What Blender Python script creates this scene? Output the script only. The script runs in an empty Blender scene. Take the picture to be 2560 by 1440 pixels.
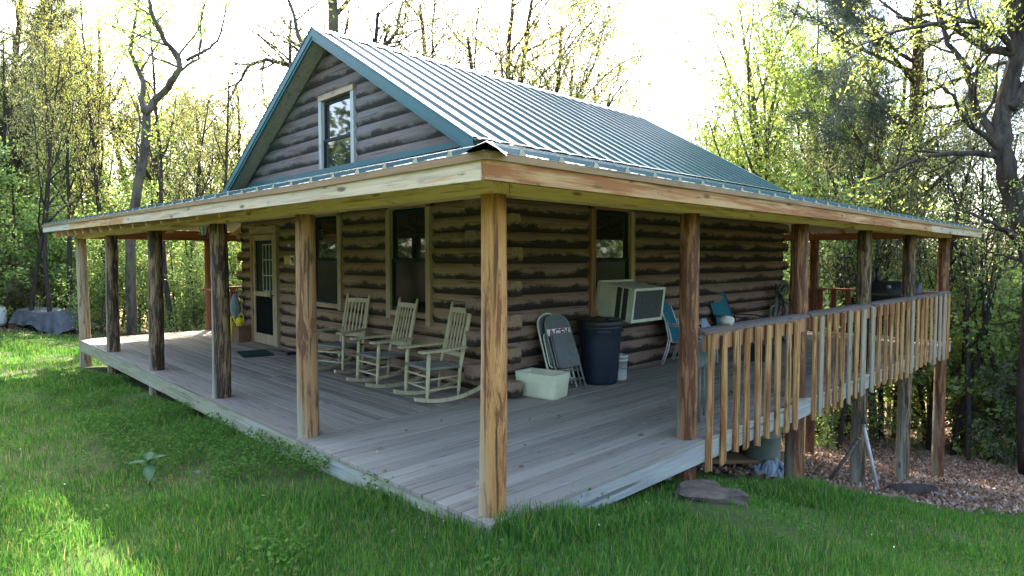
import bpy, math, random
import numpy as np
from mathutils import Vector, Matrix, noise
R = math.radians
scene = bpy.context.scene
COL = scene.collection
rng = np.random.default_rng(7)
random.seed(11)

# ------------------------------------------------------------------ helpers
class MB:
    """collects shapes that become ONE mesh object"""
    def __init__(s): s.v = []; s.f = []; s.sm = []; s.mi = []
    def add(s, vs, fs, smooth=False, mi=0):
        o = len(s.v); s.v += [tuple(v) for v in vs]
        for f in fs: s.f.append(tuple(i + o for i in f)); s.sm.append(smooth); s.mi.append(mi)
    def box(s, x0, x1, y0, y1, z0, z1, mi=0):
        s.add([(x0,y0,z0),(x1,y0,z0),(x1,y1,z0),(x0,y1,z0),(x0,y0,z1),(x1,y0,z1),(x1,y1,z1),(x0,y1,z1)],
              [(3,2,1,0),(4,5,6,7),(0,1,5,4),(1,2,6,5),(2,3,7,6),(3,0,4,7)], False, mi)
    def bar(s, p0, p1, w, h, up=(0,0,1), mi=0):
        p0 = Vector(p0); p1 = Vector(p1); d = (p1-p0).normalized(); u = Vector(up)
        a = d.cross(u)
        if a.length < 1e-4: a = d.cross(Vector((1,0,0)))
        a.normalize(); b = a.cross(d)
        vs = []
        for p in (p0, p1):
            for (i, j) in ((-1,-1),(1,-1),(1,1),(-1,1)): vs.append(p + a*(i*w/2) + b*(j*h/2))
        s.add(vs, [(0,1,2,3),(7,6,5,4),(1,0,4,5),(2,1,5,6),(3,2,6,7),(0,3,7,4)], False, mi)
    def tube(s, pts, rad, n=8, caps=True, smooth=True, mi=0, flat=1.0):
        pts = [Vector(p) for p in pts]
        if not isinstance(rad, (list, tuple)): rad = [rad]*len(pts)
        vs = []; fs = []; a = None
        for i, p in enumerate(pts):
            d = (pts[min(i+1, len(pts)-1)] - pts[max(i-1, 0)])
            if d.length < 1e-7: d = Vector((0,0,1))
            d.normalize()
            if a is None:
                a = d.cross(Vector((0,0,1)) if abs(d.z) < .9 else Vector((1,0,0))).normalized()
            else:
                a = (a - d*a.dot(d))
                a = a.normalized() if a.length > 1e-6 else d.orthogonal().normalized()
            b = d.cross(a)
            for k in range(n):
                t = 2*math.pi*k/n
                vs.append(p + a*(math.cos(t)*rad[i]) + b*(math.sin(t)*rad[i]*flat))
        for i in range(len(pts)-1):
            for k in range(n):
                k2 = (k+1) % n
                fs.append((i*n+k, i*n+k2, (i+1)*n+k2, (i+1)*n+k))
        s.add(vs, fs, smooth, mi)
        if caps:
            o = len(s.v) - len(vs); m = len(pts)-1
            s.f.append(tuple(o+k for k in reversed(range(n)))); s.sm.append(False); s.mi.append(mi)
            s.f.append(tuple(o+m*n+k for k in range(n))); s.sm.append(False); s.mi.append(mi)
    def lathe(s, prof, c=(0,0,0), n=24, smooth=True, mi=0, sx=1, sy=1):
        vs = []; fs = []; m = len(prof)
        for (r, z) in prof:
            for k in range(n):
                t = 2*math.pi*k/n
                vs.append((c[0]+r*math.cos(t)*sx, c[1]+r*math.sin(t)*sy, c[2]+z))
        for i in range(m-1):
            for k in range(n):
                k2 = (k+1) % n
                fs.append((i*n+k, i*n+k2, (i+1)*n+k2, (i+1)*n+k))
        s.add(vs, fs, smooth, mi)
    def prism(s, poly, fn, t0, t1, smooth=False, mi=0):
        """poly of (a,b) extruded from t0 to t1; fn(a,b,t) gives the point"""
        n = len(poly)
        vs = [fn(a, b, t0) for a, b in poly] + [fn(a, b, t1) for a, b in poly]
        fs = [(k, (k+1) % n, n+(k+1) % n, n+k) for k in range(n)]
        s.add(vs, fs, smooth, mi)
        s.add(vs, [tuple(reversed(range(n))), tuple(range(n, 2*n))], False, mi)
    def sheet(s, rows, smooth=False, mi=0):
        n = len(rows[0]); vs = [p for r in rows for p in r]
        s.add(vs, [(i*n+k, i*n+k+1, (i+1)*n+k+1, (i+1)*n+k) for i in range(len(rows)-1) for k in range(n-1)], smooth, mi)
    def build(s, name, mat, parent=None, loc=None, bevel=0, fixn=True):
        me = bpy.data.meshes.new(name)
        me.from_pydata([tuple(v) for v in s.v], [], s.f)
        me.polygons.foreach_set('use_smooth', s.sm)
        for m in (mat if isinstance(mat, (list, tuple)) else [mat]): me.materials.append(m)
        me.polygons.foreach_set('material_index', s.mi)
        if fixn:
            import bmesh
            bm = bmesh.new(); bm.from_mesh(me); bmesh.ops.recalc_face_normals(bm, faces=bm.faces); bm.to_mesh(me); bm.free()
        me.update()
        o = bpy.data.objects.new(name, me); COL.objects.link(o)
        if parent is not None: o.parent = parent
        if loc is not None: o.location = loc
        if bevel:
            b = o.modifiers.new('bevel', 'BEVEL'); b.width = bevel; b.segments = 2; b.limit_method = 'ANGLE'; b.angle_limit = R(40)
        return o

def tag(o, label=None, cat=None, group=None, kind=None):
    if label: o['label'] = label
    if cat: o['category'] = cat
    if group: o['group'] = group
    if kind: o['kind'] = kind
    return o
def thing(name, label, cat, loc=(0,0,0), rz=0, group=None):
    o = bpy.data.objects.new(name, None); COL.objects.link(o)
    o.location = loc; o.rotation_euler = (0,0,rz); o.empty_display_size = .1
    return tag(o, label, cat, group)
def dup(root, loc, rz=0, sc=None, label=None, group=None):
    r = root.copy(); COL.objects.link(r); r.location = loc; r.rotation_euler = (0,0,rz)
    if sc: r.scale = sc if isinstance(sc, (tuple, list)) else (sc, sc, sc)
    if label: r['label'] = label
    if group: r['group'] = group
    for ch in list(root.children):
        c = ch.copy(); COL.objects.link(c); c.parent = r
        for g in list(ch.children):
            d = g.copy(); COL.objects.link(d); d.parent = c
    return r
def raw_mesh(name, verts, corners, k, mat):
    """numpy verts (n,3) and faces (m,k) to a mesh"""
    me = bpy.data.meshes.new(name); n = len(verts); m = len(corners)
    me.vertices.add(n); me.vertices.foreach_set('co', np.ascontiguousarray(verts, dtype=np.float32).ravel())
    me.loops.add(m*k); me.loops.foreach_set('vertex_index', np.ascontiguousarray(corners, dtype=np.int32).ravel())
    me.polygons.add(m); me.polygons.foreach_set('loop_start', np.arange(0, m*k, k, dtype=np.int32))
    me.update(calc_edges=True); me.materials.append(mat)
    return me
def raw_obj(name, me, parent=None):
    o = bpy.data.objects.new(name, me); COL.objects.link(o)
    if parent is not None: o.parent = parent
    return o

# ------------------------------------------------------------------ camera (solved from the porch: posts 2.0 m under the beam)
CAM = Vector((-2.642, -2.881, 1.611)); YAW = R(45.718); PITCH = R(-2.714)
cd = bpy.data.cameras.new('camera'); cam = bpy.data.objects.new('camera', cd); COL.objects.link(cam)
cd.sensor_width = 36; cd.lens = 1574.4/2560*36; cd.clip_start = .05; cd.clip_end = 2000
cam.location = CAM; cam.rotation_euler = (R(90)+PITCH, 0, YAW-R(90)); scene.camera = cam
FW = Vector((math.cos(YAW), math.sin(YAW))); RT = Vector((math.sin(YAW), -math.cos(YAW)))
def at(u, d):
    """ground position seen in column u (of 2560) at d metres in front of the camera"""
    p = Vector((CAM.x, CAM.y)) + FW*d + RT*((u-1280)/1574.4*d)
    return p.x, p.y

# ------------------------------------------------------------------ light
SUN = Vector((.55, .98, 1.0)).normalized()
el = math.asin(SUN.z); az = math.atan2(SUN.x, SUN.y)
w = bpy.data.worlds.new('World'); scene.world = w; w.use_nodes = True
nt = w.node_tree; bg = nt.nodes['Background']; sky = nt.nodes.new('ShaderNodeTexSky'); sky.sky_type = 'NISHITA'
sky.sun_disc = False; sky.sun_elevation = el; sky.sun_rotation = az; sky.dust_density = 3.0; sky.air_density = 1.0; sky.ozone_density = .6
nt.links.new(sky.outputs[0], bg.inputs[0]); bg.inputs[1].default_value = .15
sl = bpy.data.lights.new('sun', 'SUN'); sl.energy = 3.6; sl.angle = R(.55); sl.color = (1, .94, .80)
so = bpy.data.objects.new('sun', sl); COL.objects.link(so); so.rotation_euler = SUN.to_track_quat('Z', 'Y').to_euler()
scene.view_settings.view_transform = 'Standard'; scene.view_settings.look = 'None'
scene.view_settings.exposure = 3.05; scene.view_settings.gamma = 1
scene.cycles.max_bounces = 8; scene.cycles.transmission_bounces = 6; scene.cycles.diffuse_bounces = 5; scene.cycles.transparent_max_bounces = 8
scene.cycles.use_denoising = True

# ------------------------------------------------------------------ materials
class NT:
    def __init__(s, name):
        s.m = bpy.data.materials.new(name); s.m.use_nodes = True; s.t = s.m.node_tree
        s.b = s.t.nodes['Principled BSDF']; s.out = s.t.nodes['Material Output']
    def n(s, typ, **kw):
        x = s.t.nodes.new(typ)
        for k, v in kw.items(): setattr(x, k, v)
        return x
    def l(s, a, b): s.t.links.new(a, b)
    def val(s, x, inp):
        if hasattr(x, 'links') or hasattr(x, 'is_linked'): s.l(x, inp)
        else: inp.default_value = x
    def math(s, op, a, b=0, c=None, clamp=False):
        x = s.n('ShaderNodeMath', operation=op, use_clamp=clamp); s.val(a, x.inputs[0]); s.val(b, x.inputs[1])
        if c is not None: s.val(c, x.inputs[2])
        return x.outputs[0]
    def mix(s, f, a, b, mode='MIX'):
        x = s.n('ShaderNodeMix', data_type='RGBA', blend_type=mode); s.val(f, x.inputs[0])
        for v, i in ((a, 6), (b, 7)):
            if isinstance(v, tuple): x.inputs[i].default_value = (*v[:3], 1)
            else: s.l(v, x.inputs[i])
        return x.outputs[2]
    def ramp(s, f, stops, interp='LINEAR'):
        x = s.n('ShaderNodeValToRGB'); s.l(f, x.inputs[0]); e = x.color_ramp.elements; x.color_ramp.interpolation = interp
        while len(e) < len(stops): e.new(.5)
        for q, (p, c) in zip(e, stops):
            q.position = p; q.color = (*c, 1) if isinstance(c, tuple) else (c, c, c, 1)
        return x.outputs[0]
    def coords(s, scale, rand=True, which='Object', rot=(0,0,0)):
        tc = s.n('ShaderNodeTexCoord'); v = tc.outputs[which]
        if rand:
            oi = s.n('ShaderNodeObjectInfo'); ad = s.n('ShaderNodeVectorMath', operation='ADD'); mu = s.math('MULTIPLY', oi.outputs['Random'], 37.0)
            s.l(v, ad.inputs[0]); s.l(mu, ad.inputs[1]); v = ad.outputs[0]
        mp = s.n('ShaderNodeMapping'); s.l(v, mp.inputs[0]); mp.inputs['Scale'].default_value = scale; mp.inputs['Rotation'].default_value = rot
        return mp.outputs[0]
    def noise(s, vec, scale=1, detail=5, rough=.6, dist=0):
        x = s.n('ShaderNodeTexNoise'); s.l(vec, x.inputs['Vector']); x.inputs['Scale'].default_value = scale
        x.inputs['Detail'].default_value = detail; x.inputs['Roughness'].default_value = rough; x.inputs['Distortion'].default_value = dist
        return x.outputs['Fac']
    def bump(s, h, strength=.5, dist=.01):
        x = s.n('ShaderNodeBump'); x.inputs['Strength'].default_value = strength; x.inputs['Distance'].default_value = dist
        s.l(h, x.inputs['Height']); s.l(x.outputs[0], s.b.inputs['Normal'])
    def fin(s, col, rough=.7, spec=.3, metal=0):
        s.val(col if not isinstance(col, tuple) else (*col, 1), s.b.inputs['Base Color'])
        s.val(rough, s.b.inputs['Roughness']); s.b.inputs['Specular IOR Level'].default_value = spec; s.b.inputs['Metallic'].default_value = metal
        return s.m

def plain(name, col, rough=.6, spec=.4, metal=0, var=.25, scale=9, bump=0):
    t = NT(name); v = t.coords((1,1,1)); f = t.noise(v, scale, 6, .65)
    c = t.mix(t.ramp(f, [(.3, 0.0), (.7, 1.0)]), tuple(x*(1-var) for x in col), tuple(min(1, x*(1+var)) for x in col))
    if bump: t.bump(t.noise(v, scale*6, 4), bump, .004)
    return t.fin(c, rough, spec, metal)

def wood(name, a, b, axis, grey=None, greyamt=.5, burnt=None, burntamt=.5, knots=.5, rough=.75, island=False, across=22, along=1.6, cracks=.5, scorch=0):
    """planks and poles: grain stretched along axis, optional grey weathering, burnt-orange patches, knots and cracks"""
    t = NT(name); sc = [across]*3; sc[axis] = along
    v = t.coords(tuple(sc)); g = t.noise(v, 1, 7, .65, .8)
    sc2 = [5.]*3; sc2[axis] = .5; v2 = t.coords(tuple(sc2)); big = t.noise(v2, 1.7, 5, .6, .4)
    c = t.mix(t.ramp(g, [(.3, 0.), (.72, 1.)]), a, b)
    if burnt:
        sc3 = [17.]*3; sc3[axis] = .9; f3 = t.noise(t.coords(tuple(sc3)), 1, 6, .65, .6)
        c = t.mix(t.ramp(f3, [(.62-burntamt*.28, 0.), (.72-burntamt*.22, 1.)]), c, burnt)
    if grey: c = t.mix(t.ramp(big, [(.68-greyamt*.4, 0.), (.84-greyamt*.4, 1.)]), c, grey)
    if knots:
        sc4 = [9.]*3; sc4[axis] = 2.6; vo = t.n('ShaderNodeTexVoronoi'); t.l(t.coords(tuple(sc4)), vo.inputs['Vector']); vo.inputs['Scale'].default_value = 1
        k = t.ramp(vo.outputs['Distance'], [(.08, 1.), (.2, 0.)]); c = t.mix(t.math('MULTIPLY', k, knots), c, tuple(x*.22 for x in a))
    if scorch:
        sc6 = [11.]*3; sc6[axis] = 2.4; s6 = t.ramp(t.noise(t.coords(tuple(sc6)), 1, 6, .7, .4), [(.60, 0.), (.68, 1.)]); c = t.mix(t.math('MULTIPLY', s6, scorch), c, (.07,.032,.015))
        sc7 = [40.]*3; sc7[axis] = 1.4; s7 = t.ramp(t.noise(t.coords(tuple(sc7)), 1, 5, .6), [(.56, 0.), (.66, 1.)]); c = t.mix(t.math('MULTIPLY', s7, scorch*.6), c, tuple(x*.45 for x in a))
    if cracks:
        sc5 = [30.]*3; sc5[axis] = .9; cr = t.ramp(t.noise(t.coords(tuple(sc5)), 1, 3, .5), [(.34, 1.), (.4, 0.)])
        c = t.mix(t.math('MULTIPLY', cr, cracks), c, tuple(x*.2 for x in a))
    if island:
        ge = t.n('ShaderNodeNewGeometry'); hs = t.n('ShaderNodeHueSaturation'); t.l(c, hs.inputs['Color'])
        t.l(t.math('MULTIPLY_ADD', ge.outputs['Random Per Island'], .4, .8), hs.inputs['Value']); c = hs.outputs[0]
    t.bump(g, .35, .006)
    return t.fin(c, rough, .25)

M = {}
M['deckx'] = wood('deck_boards_along', (.215,.188,.148), (.31,.278,.226), 0, grey=(.24,.24,.18), greyamt=.2, knots=.35, rough=.72, island=True, across=60, along=1.5, cracks=.35)
M['decky'] = wood('deck_boards_across', (.195,.165,.13), (.28,.245,.198), 1, grey=(.21,.2,.16), greyamt=.2, knots=.35, rough=.72, island=True, across=60, along=1.5, cracks=.35)
M['rimx'] = wood('rim_board_grey', (.2,.2,.19), (.38,.37,.34), 0, grey=(.27,.28,.2), greyamt=.3, knots=.5, cracks=.7)
M['rimy'] = wood('rim_board_mossy', (.22,.22,.14), (.36,.35,.22), 1, grey=(.34,.35,.33), greyamt=.4, knots=.4, cracks=.5)
M['fasx_o'] = wood('fascia_burnt', (.34,.19,.075), (.50,.32,.15), 0, burnt=(.27,.10,.03), burntamt=.7, knots=.9, along=1.0, across=18, scorch=.8)
M['fasx_g'] = wood('fascia_dull', (.36,.27,.16), (.5,.4,.25), 0, grey=(.3,.27,.22), greyamt=.55, burnt=(.3,.15,.06), burntamt=.3, knots=.8, scorch=.7)
M['fasy_p'] = wood('fascia_pale', (.44,.33,.21), (.6,.48,.33), 1, burnt=(.42,.2,.075), burntamt=.3, knots=.95, along=1.0, across=18, cracks=.3, scorch=.75, grey=(.42,.37,.28), greyamt=.35)
M['fasy_o'] = wood('fascia_orange', (.45,.3,.13), (.58,.42,.22), 1, burnt=(.38,.16,.05), burntamt=.6, knots=.8, along=1.0, across=18, scorch=.8)
M['fasy_g'] = wood('fascia_grey', (.4,.38,.3), (.52,.5,.41), 1, grey=(.42,.42,.38), greyamt=.4, knots=.6)
M['eavex'] = wood('eave_lath', (.2,.12,.06), (.3,.19,.1), 0, knots=.3)
M['eavey'] = wood('eave_lath_across', (.2,.12,.06), (.3,.19,.1), 1, knots=.3)
M['beamx'] = wood('beam_yellow', (.52,.345,.175), (.64,.46,.26), 0, knots=.85, burnt=(.33,.17,.06), burntamt=.3, across=18, scorch=.45)
M['beamy'] = wood('beam_yellow_across', (.52,.345,.175), (.65,.47,.27), 1, knots=.85, burnt=(.33,.17,.06), burntamt=.3, across=18, scorch=.45)
M['redx'] = wood('stained_red', (.2,.065,.03), (.33,.13,.07), 0, knots=.4)
M['redy'] = wood('stained_red_across', (.2,.065,.03), (.33,.13,.07), 1, knots=.4)
M['redz'] = wood('stained_red_upright', (.19,.06,.03), (.3,.11,.06), 2, knots=.4)
def post_mat(name, a, b, bark, barkamt, grey, greyamt, zg=-.10):
    t = NT(name); v = t.coords((22,22,1.3)); g = t.noise(v, 1, 8, .7, .6)
    c = t.mix(t.ramp(g, [(.3, 0.), (.7, 1.)]), a, b)
    m = t.noise(t.coords((17,17,2.2)), 1, 7, .72, 1.0); c = t.mix(t.ramp(m, [(.64-barkamt*.26, 0.), (.70-barkamt*.22, 1.)]), c, bark)
    st = t.ramp(t.noise(t.coords((24,24,1.7)), 1, 5, .65), [(.60, 0.), (.66, 1.)]); c = t.mix(t.math('MULTIPLY', st, .75), c, tuple(x*.4 for x in bark))
    # bleached, mossy foot and side
    tc = t.n('ShaderNodeTexCoord'); sp = t.n('ShaderNodeSeparateXYZ'); t.l(tc.outputs['Object'], sp.inputs[0])
    side = t.math('MULTIPLY_ADD', sp.outputs[1], 3.2, t.math('MULTIPLY', sp.outputs[0], -3.2))
    q = t.math('ADD', t.math('ADD', t.noise(t.coords((5,5,.7)), 1, 5, .6, .4), side), t.math('MULTIPLY', sp.outputs[2], zg))
    c = t.mix(t.ramp(q, [(.72-greyamt*.5, 0.), (1.12-greyamt*.5, 1.)]), c, grey)
    vo = t.n('ShaderNodeTexVoronoi'); t.l(t.coords((5,5,1.7)), vo.inputs['Vector']); vo.inputs['Scale'].default_value = 1
    k = t.ramp(vo.outputs['Distance'], [(.05, 1.), (.13, 0.)]); c = t.mix(t.math('MULTIPLY', k, .8), c, (.05,.025,.012))
    cr = t.ramp(t.noise(t.coords((34,34,.8)), 1, 3, .5), [(.33, 1.), (.39, 0.)]); c = t.mix(t.math('MULTIPLY', cr, .75), c, (.04,.022,.012))
    t.bump(t.math('ADD', g, m), .6, .012)
    return t.fin(c, .68, .3)
M['post_gold'] = post_mat('post_peeled_gold', (.31,.125,.038), (.53,.28,.10), (.19,.07,.026), .5, (.36,.33,.22), .40)
M['post_mix'] = post_mat('post_greyed_foot', (.25,.12,.05), (.42,.25,.12), (.13,.055,.028), .6, (.33,.31,.21), .95, -.42)
M['post_brown'] = post_mat('post_bark_brown', (.20,.085,.035), (.34,.17,.07), (.10,.035,.018), .8, (.26,.24,.17), .1)
M['post_dark'] = post_mat('post_dark', (.17,.10,.05), (.31,.2,.1), (.035,.02,.014), .8, (.35,.34,.25), .48)
M['post_grey'] = post_mat('post_grey', (.30,.22,.13), (.40,.31,.2), (.14,.08,.04), .4, (.36,.35,.3), .6)
M['bal'] = wood('baluster_slab', (.28,.135,.045), (.52,.31,.125), 2, burnt=(.22,.08,.025), burntamt=.55, grey=(.36,.32,.24), greyamt=.16, knots=.8, across=24, cracks=.9, scorch=.55)
M['balg'] = wood('baluster_slab_grey', (.25,.185,.115), (.38,.30,.2), 2, grey=(.29,.25,.18), greyamt=.5, knots=.5, across=18)
M['railw'] = wood('rail_slab', (.085,.065,.05), (.165,.13,.105), 0, grey=(.12,.108,.095), greyamt=.5, knots=.6)
M['rocker'] = wood('rocker_wood', (.38,.32,.19), (.56,.48,.32), 2, grey=(.33,.32,.17), greyamt=.35, knots=.15, across=30, along=5, cracks=.35)
M['trim'] = wood('window_trim', (.31,.225,.13), (.43,.33,.215), 2, burnt=(.4,.22,.09), burntamt=.15, knots=.6, grey=(.36,.34,.27), greyamt=.25)
M['trimred'] = wood('window_trim_red', (.24,.11,.05), (.36,.19,.1), 2, knots=.5)
M['trimy'] = wood('trim_flat', (.30,.21,.13), (.42,.31,.205), 1, burnt=(.3,.13,.05), burntamt=.25, knots=.6)
M['trimgrey'] = wood('gable_trim', (.3,.3,.27), (.44,.44,.4), 2, grey=(.36,.38,.36), greyamt=.4, knots=.5)
M['ply'] = wood('soffit_ply', (.26,.22,.16), (.36,.31,.24), 1, grey=(.2,.15,.1), greyamt=.3, knots=.2)
M['rafter'] = wood('rafter_wood', (.4,.22,.1), (.52,.32,.16), 0, knots=.4)

def log_mat(name, light, light2, dark, amt, z0, pitch, axis, lo=.0):
    """round logs whose old dark finish survives as a ragged band along the lower half of each course"""
    t = NT(name); tc = t.n('ShaderNodeTexCoord'); sp = t.n('ShaderNodeSeparateXYZ'); t.l(tc.outputs['Object'], sp.inputs[0])
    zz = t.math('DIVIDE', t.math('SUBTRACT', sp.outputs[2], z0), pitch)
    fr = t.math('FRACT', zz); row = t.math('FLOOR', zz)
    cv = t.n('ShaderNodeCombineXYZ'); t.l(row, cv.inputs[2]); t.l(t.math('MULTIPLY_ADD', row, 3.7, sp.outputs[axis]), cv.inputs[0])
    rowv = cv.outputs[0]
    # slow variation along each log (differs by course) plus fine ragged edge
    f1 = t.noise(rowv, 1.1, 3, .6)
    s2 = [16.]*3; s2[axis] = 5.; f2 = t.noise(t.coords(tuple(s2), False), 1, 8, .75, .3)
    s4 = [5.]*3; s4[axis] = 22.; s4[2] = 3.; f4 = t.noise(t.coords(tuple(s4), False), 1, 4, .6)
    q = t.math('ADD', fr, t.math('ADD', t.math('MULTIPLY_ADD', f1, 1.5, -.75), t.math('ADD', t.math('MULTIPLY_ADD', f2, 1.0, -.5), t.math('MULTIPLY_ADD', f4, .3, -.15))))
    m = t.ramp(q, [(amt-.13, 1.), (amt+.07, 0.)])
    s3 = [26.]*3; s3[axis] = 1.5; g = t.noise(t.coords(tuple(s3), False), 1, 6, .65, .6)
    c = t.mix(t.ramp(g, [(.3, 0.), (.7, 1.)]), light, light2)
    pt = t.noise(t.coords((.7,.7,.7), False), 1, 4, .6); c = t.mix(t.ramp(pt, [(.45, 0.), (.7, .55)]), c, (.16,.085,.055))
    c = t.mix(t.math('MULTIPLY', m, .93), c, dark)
    s5 = [40.]*3; s5[axis] = .9; cr = t.ramp(t.noise(t.coords(tuple(s5), False), 1, 3, .5), [(.33, 1.), (.38, 0.)]); c = t.mix(t.math('MULTIPLY', cr, .6), c, (.012,.01,.009))
    vo = t.n('ShaderNodeTexVoronoi'); s6 = [8.]*3; s6[axis] = 3.; t.l(t.coords(tuple(s6), False), vo.inputs['Vector']); vo.inputs['Scale'].default_value = 1
    c = t.mix(t.math('MULTIPLY', t.ramp(vo.outputs['Distance'], [(.04, 1.), (.11, 0.)]), .7), c, (.02,.014,.01))
    t.bump(t.math('ADD', g, f2), .5, .01)
    return t.fin(c, .8, .2)
LZ, LP = .02, .191
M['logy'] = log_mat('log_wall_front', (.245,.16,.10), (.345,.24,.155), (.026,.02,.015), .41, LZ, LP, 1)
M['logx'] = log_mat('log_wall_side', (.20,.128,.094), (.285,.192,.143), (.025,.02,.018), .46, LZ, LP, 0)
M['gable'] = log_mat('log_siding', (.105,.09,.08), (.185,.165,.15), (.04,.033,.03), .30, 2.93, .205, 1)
M['logend'] = wood('log_end', (.2,.14,.08), (.29,.21,.13), 2, burnt=(.05,.03,.02), burntamt=.3, knots=.3, across=12, along=12)

def metal_roof(name, col, rough=.3, coat=1):
    t = NT(name); f = t.noise(t.coords((1.2,1.2,1.2), False), 1.5, 6, .6)
    c = t.mix(t.ramp(f, [(.3, 0.), (.75, 1.)]), tuple(x*.85 for x in col), tuple(x*1.2 for x in col))
    r = t.math('MULTIPLY_ADD', f, .2, rough-.1)
    t.b.inputs['Coat Weight'].default_value = coat; t.b.inputs['Coat IOR'].default_value = 1.42; t.b.inputs['Coat Roughness'].default_value = rough*.8
    return t.fin(c, r, .28)
M['roof'] = metal_roof('green_metal', (.012,.055,.046), .33, .55)
M['trimgreen'] = metal_roof('green_trim_metal', (.024,.095,.10), .55, 0)
M['roofunder'] = plain('roof_underside', (.45,.45,.42), .6)
M['cap'] = plain('hip_flashing', (.28,.27,.25), .5, .4, var=.5, scale=5)
t = NT('window_glass'); M['glass'] = t.fin((.012,.016,.016), .03, 1.0); t.b.inputs['IOR'].default_value = 1.6
t = NT('screened_glass'); M['glass_screen'] = t.fin((.010,.013,.011), .15, .2)
M['sash'] = plain('sash_dark', (.014,.024,.022), .7, .2)
M['screen'] = plain('door_screen', (.007,.009,.009), .95, .05)
M['muntin'] = plain('muntin_pale', (.3,.32,.28), .6)
M['hinge'] = plain('hinge_iron', (.05,.035,.025), .6)
M['white_metal'] = plain('white_tube', (.62,.64,.62), .4)
M['teal'] = plain('teal_sling', (.022,.14,.18), .8, .2, scale=60, bump=.2)
M['black'] = plain('black_paint', (.012,.013,.013), .5, .5)
M['navy'] = plain('dark_navy_plastic', (.012,.02,.036), .45, .45, scale=4)
M['foam'] = plain('cream_foam', (.60,.60,.42), .8, .2, var=.12, scale=5, bump=.3)
M['pail'] = plain('white_pail', (.62,.62,.6), .45, .4, var=.08)
M['accase'] = plain('ac_case', (.55,.56,.43), .5, .4, var=.18, scale=4)
M['acdark'] = plain('ac_fins', (.055,.058,.056), .6, .3, var=.5, scale=40)
M['greymetal'] = plain('grey_steel', (.17,.175,.16), .42, .5, var=.2)
M['greyseat'] = plain('grey_vinyl', (.105,.112,.11), .5, .4)
M['white'] = plain('white_print', (.7,.68,.64), .6)
M['maroon'] = plain('maroon_print', (.22,.012,.03), .6)
M['yellow'] = plain('yellow_plastic', (.72,.6,.02), .4)
M['mat'] = plain('door_mat', (.02,.045,.032), .95, .1, var=.5, scale=80)
M['bluecloth'] = plain('blue_cloth', (.2,.26,.29), .8)
M['card'] = plain('brown_box', (.17,.09,.05), .8)
M['red'] = plain('red_plastic', (.35,.02,.02), .5)
M['leather'] = plain('leather', (.06,.03,.018), .6)
M['stone'] = plain('pale_stone', (.3,.285,.235), .8, .2, var=.2, scale=12, bump=.4)
M['slab'] = plain('slab_stone', (.115,.09,.068), .9, .15, var=.45, scale=7, bump=.8)
M['redslab'] = plain('red_slab_stone', (.14,.06,.042), .9, .15, var=.45, scale=7, bump=.8)
M['drift'] = plain('driftwood', (.15,.145,.115), .9, .1, var=.4, scale=14, bump=.6)
M['drum'] = plain('fibre_drum', (.2,.215,.18), .7, .2, var=.2, scale=5)
M['bag'] = plain('plastic_bag', (.22,.27,.30), .4, .5, var=.3, scale=8)
M['pipe'] = plain('pale_pipe', (.42,.4,.37), .5, .4, var=.25)
M['tarp'] = plain('grey_tarp', (.10,.103,.115), .6, .25, var=.3, scale=3)
M['lampglass'] = plain('frosted_pane', (.5,.55,.48), .35)
M['bark'] = None
def bark(name, a, b, moss=None):
    t = NT(name); g = t.noise(t.coords((7,7,1.6)), 1, 7, .7, .7); c = t.mix(t.ramp(g, [(.35, 0.), (.65, 1.)]), a, b)
    if moss: c = t.mix(t.ramp(t.noise(t.coords((2,2,1)), 1, 4), [(.5, 0.), (.65, .8)]), c, moss)
    t.bump(g, .9, .03); return t.fin(c, .9, .1)
M['bark'] = bark('bark_grey', (.035,.028,.025), (.13,.105,.085), (.12,.12,.06))
M['barkdark'] = bark('bark_dark', (.022,.018,.016), (.075,.06,.05))
M['barkred'] = bark('bark_cedar', (.04,.025,.018), (.12,.075,.05))
def leaf(name, stops, trans=.5, gloss=.05, objvar=.25):
    t = NT(name); ge = t.n('ShaderNodeNewGeometry'); oi = t.n('ShaderNodeObjectInfo')
    c = t.ramp(ge.outputs['Random Per Island'], stops)
    hs = t.n('ShaderNodeHueSaturation'); t.l(c, hs.inputs['Color']); t.l(t.math('MULTIPLY_ADD', oi.outputs['Random'], objvar*2, 1-objvar), hs.inputs['Value'])
    t.l(t.math('MULTIPLY_ADD', oi.outputs['Random'], .03, .485), hs.inputs['Hue'])
    d = t.n('ShaderNodeBsdfDiffuse'); tr = t.n('ShaderNodeBsdfTranslucent'); gl = t.n('ShaderNodeBsdfGlossy'); gl.inputs['Roughness'].default_value = .45
    t.l(hs.outputs[0], d.inputs[0]); t.l(hs.outputs[0], tr.inputs[0])
    m1 = t.n('ShaderNodeMixShader'); m1.inputs[0].default_value = trans; t.l(d.outputs[0], m1.inputs[1]); t.l(tr.outputs[0], m1.inputs[2])
    m2 = t.n('ShaderNodeMixShader'); m2.inputs[0].default_value = gloss; t.l(m1.outputs[0], m2.inputs[1]); t.l(gl.outputs[0], m2.inputs[2])
    t.l(m2.outputs[0], t.out.inputs[0]); t.t.nodes.remove(t.b)
    return t.m
M['leaf_green'] = leaf('leaves_green', [(0, (.16,.25,.04)), (.5, (.30,.42,.07)), (1, (.48,.55,.12))], .68)
M['leaf_under'] = leaf('leaves_understory', [(0, (.14,.22,.05)), (.5, (.27,.39,.09)), (1, (.45,.53,.16))], .68, .05)
M['leaf_bright'] = leaf('leaves_distant', [(0, (.22,.27,.07)), (.5, (.40,.46,.12)), (1, (.60,.60,.22))], .7, .03)
M['leaf_yellow'] = leaf('leaves_yellowgreen', [(0, (.22,.27,.05)), (.5, (.38,.40,.07)), (1, (.54,.50,.11))], .62)
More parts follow.
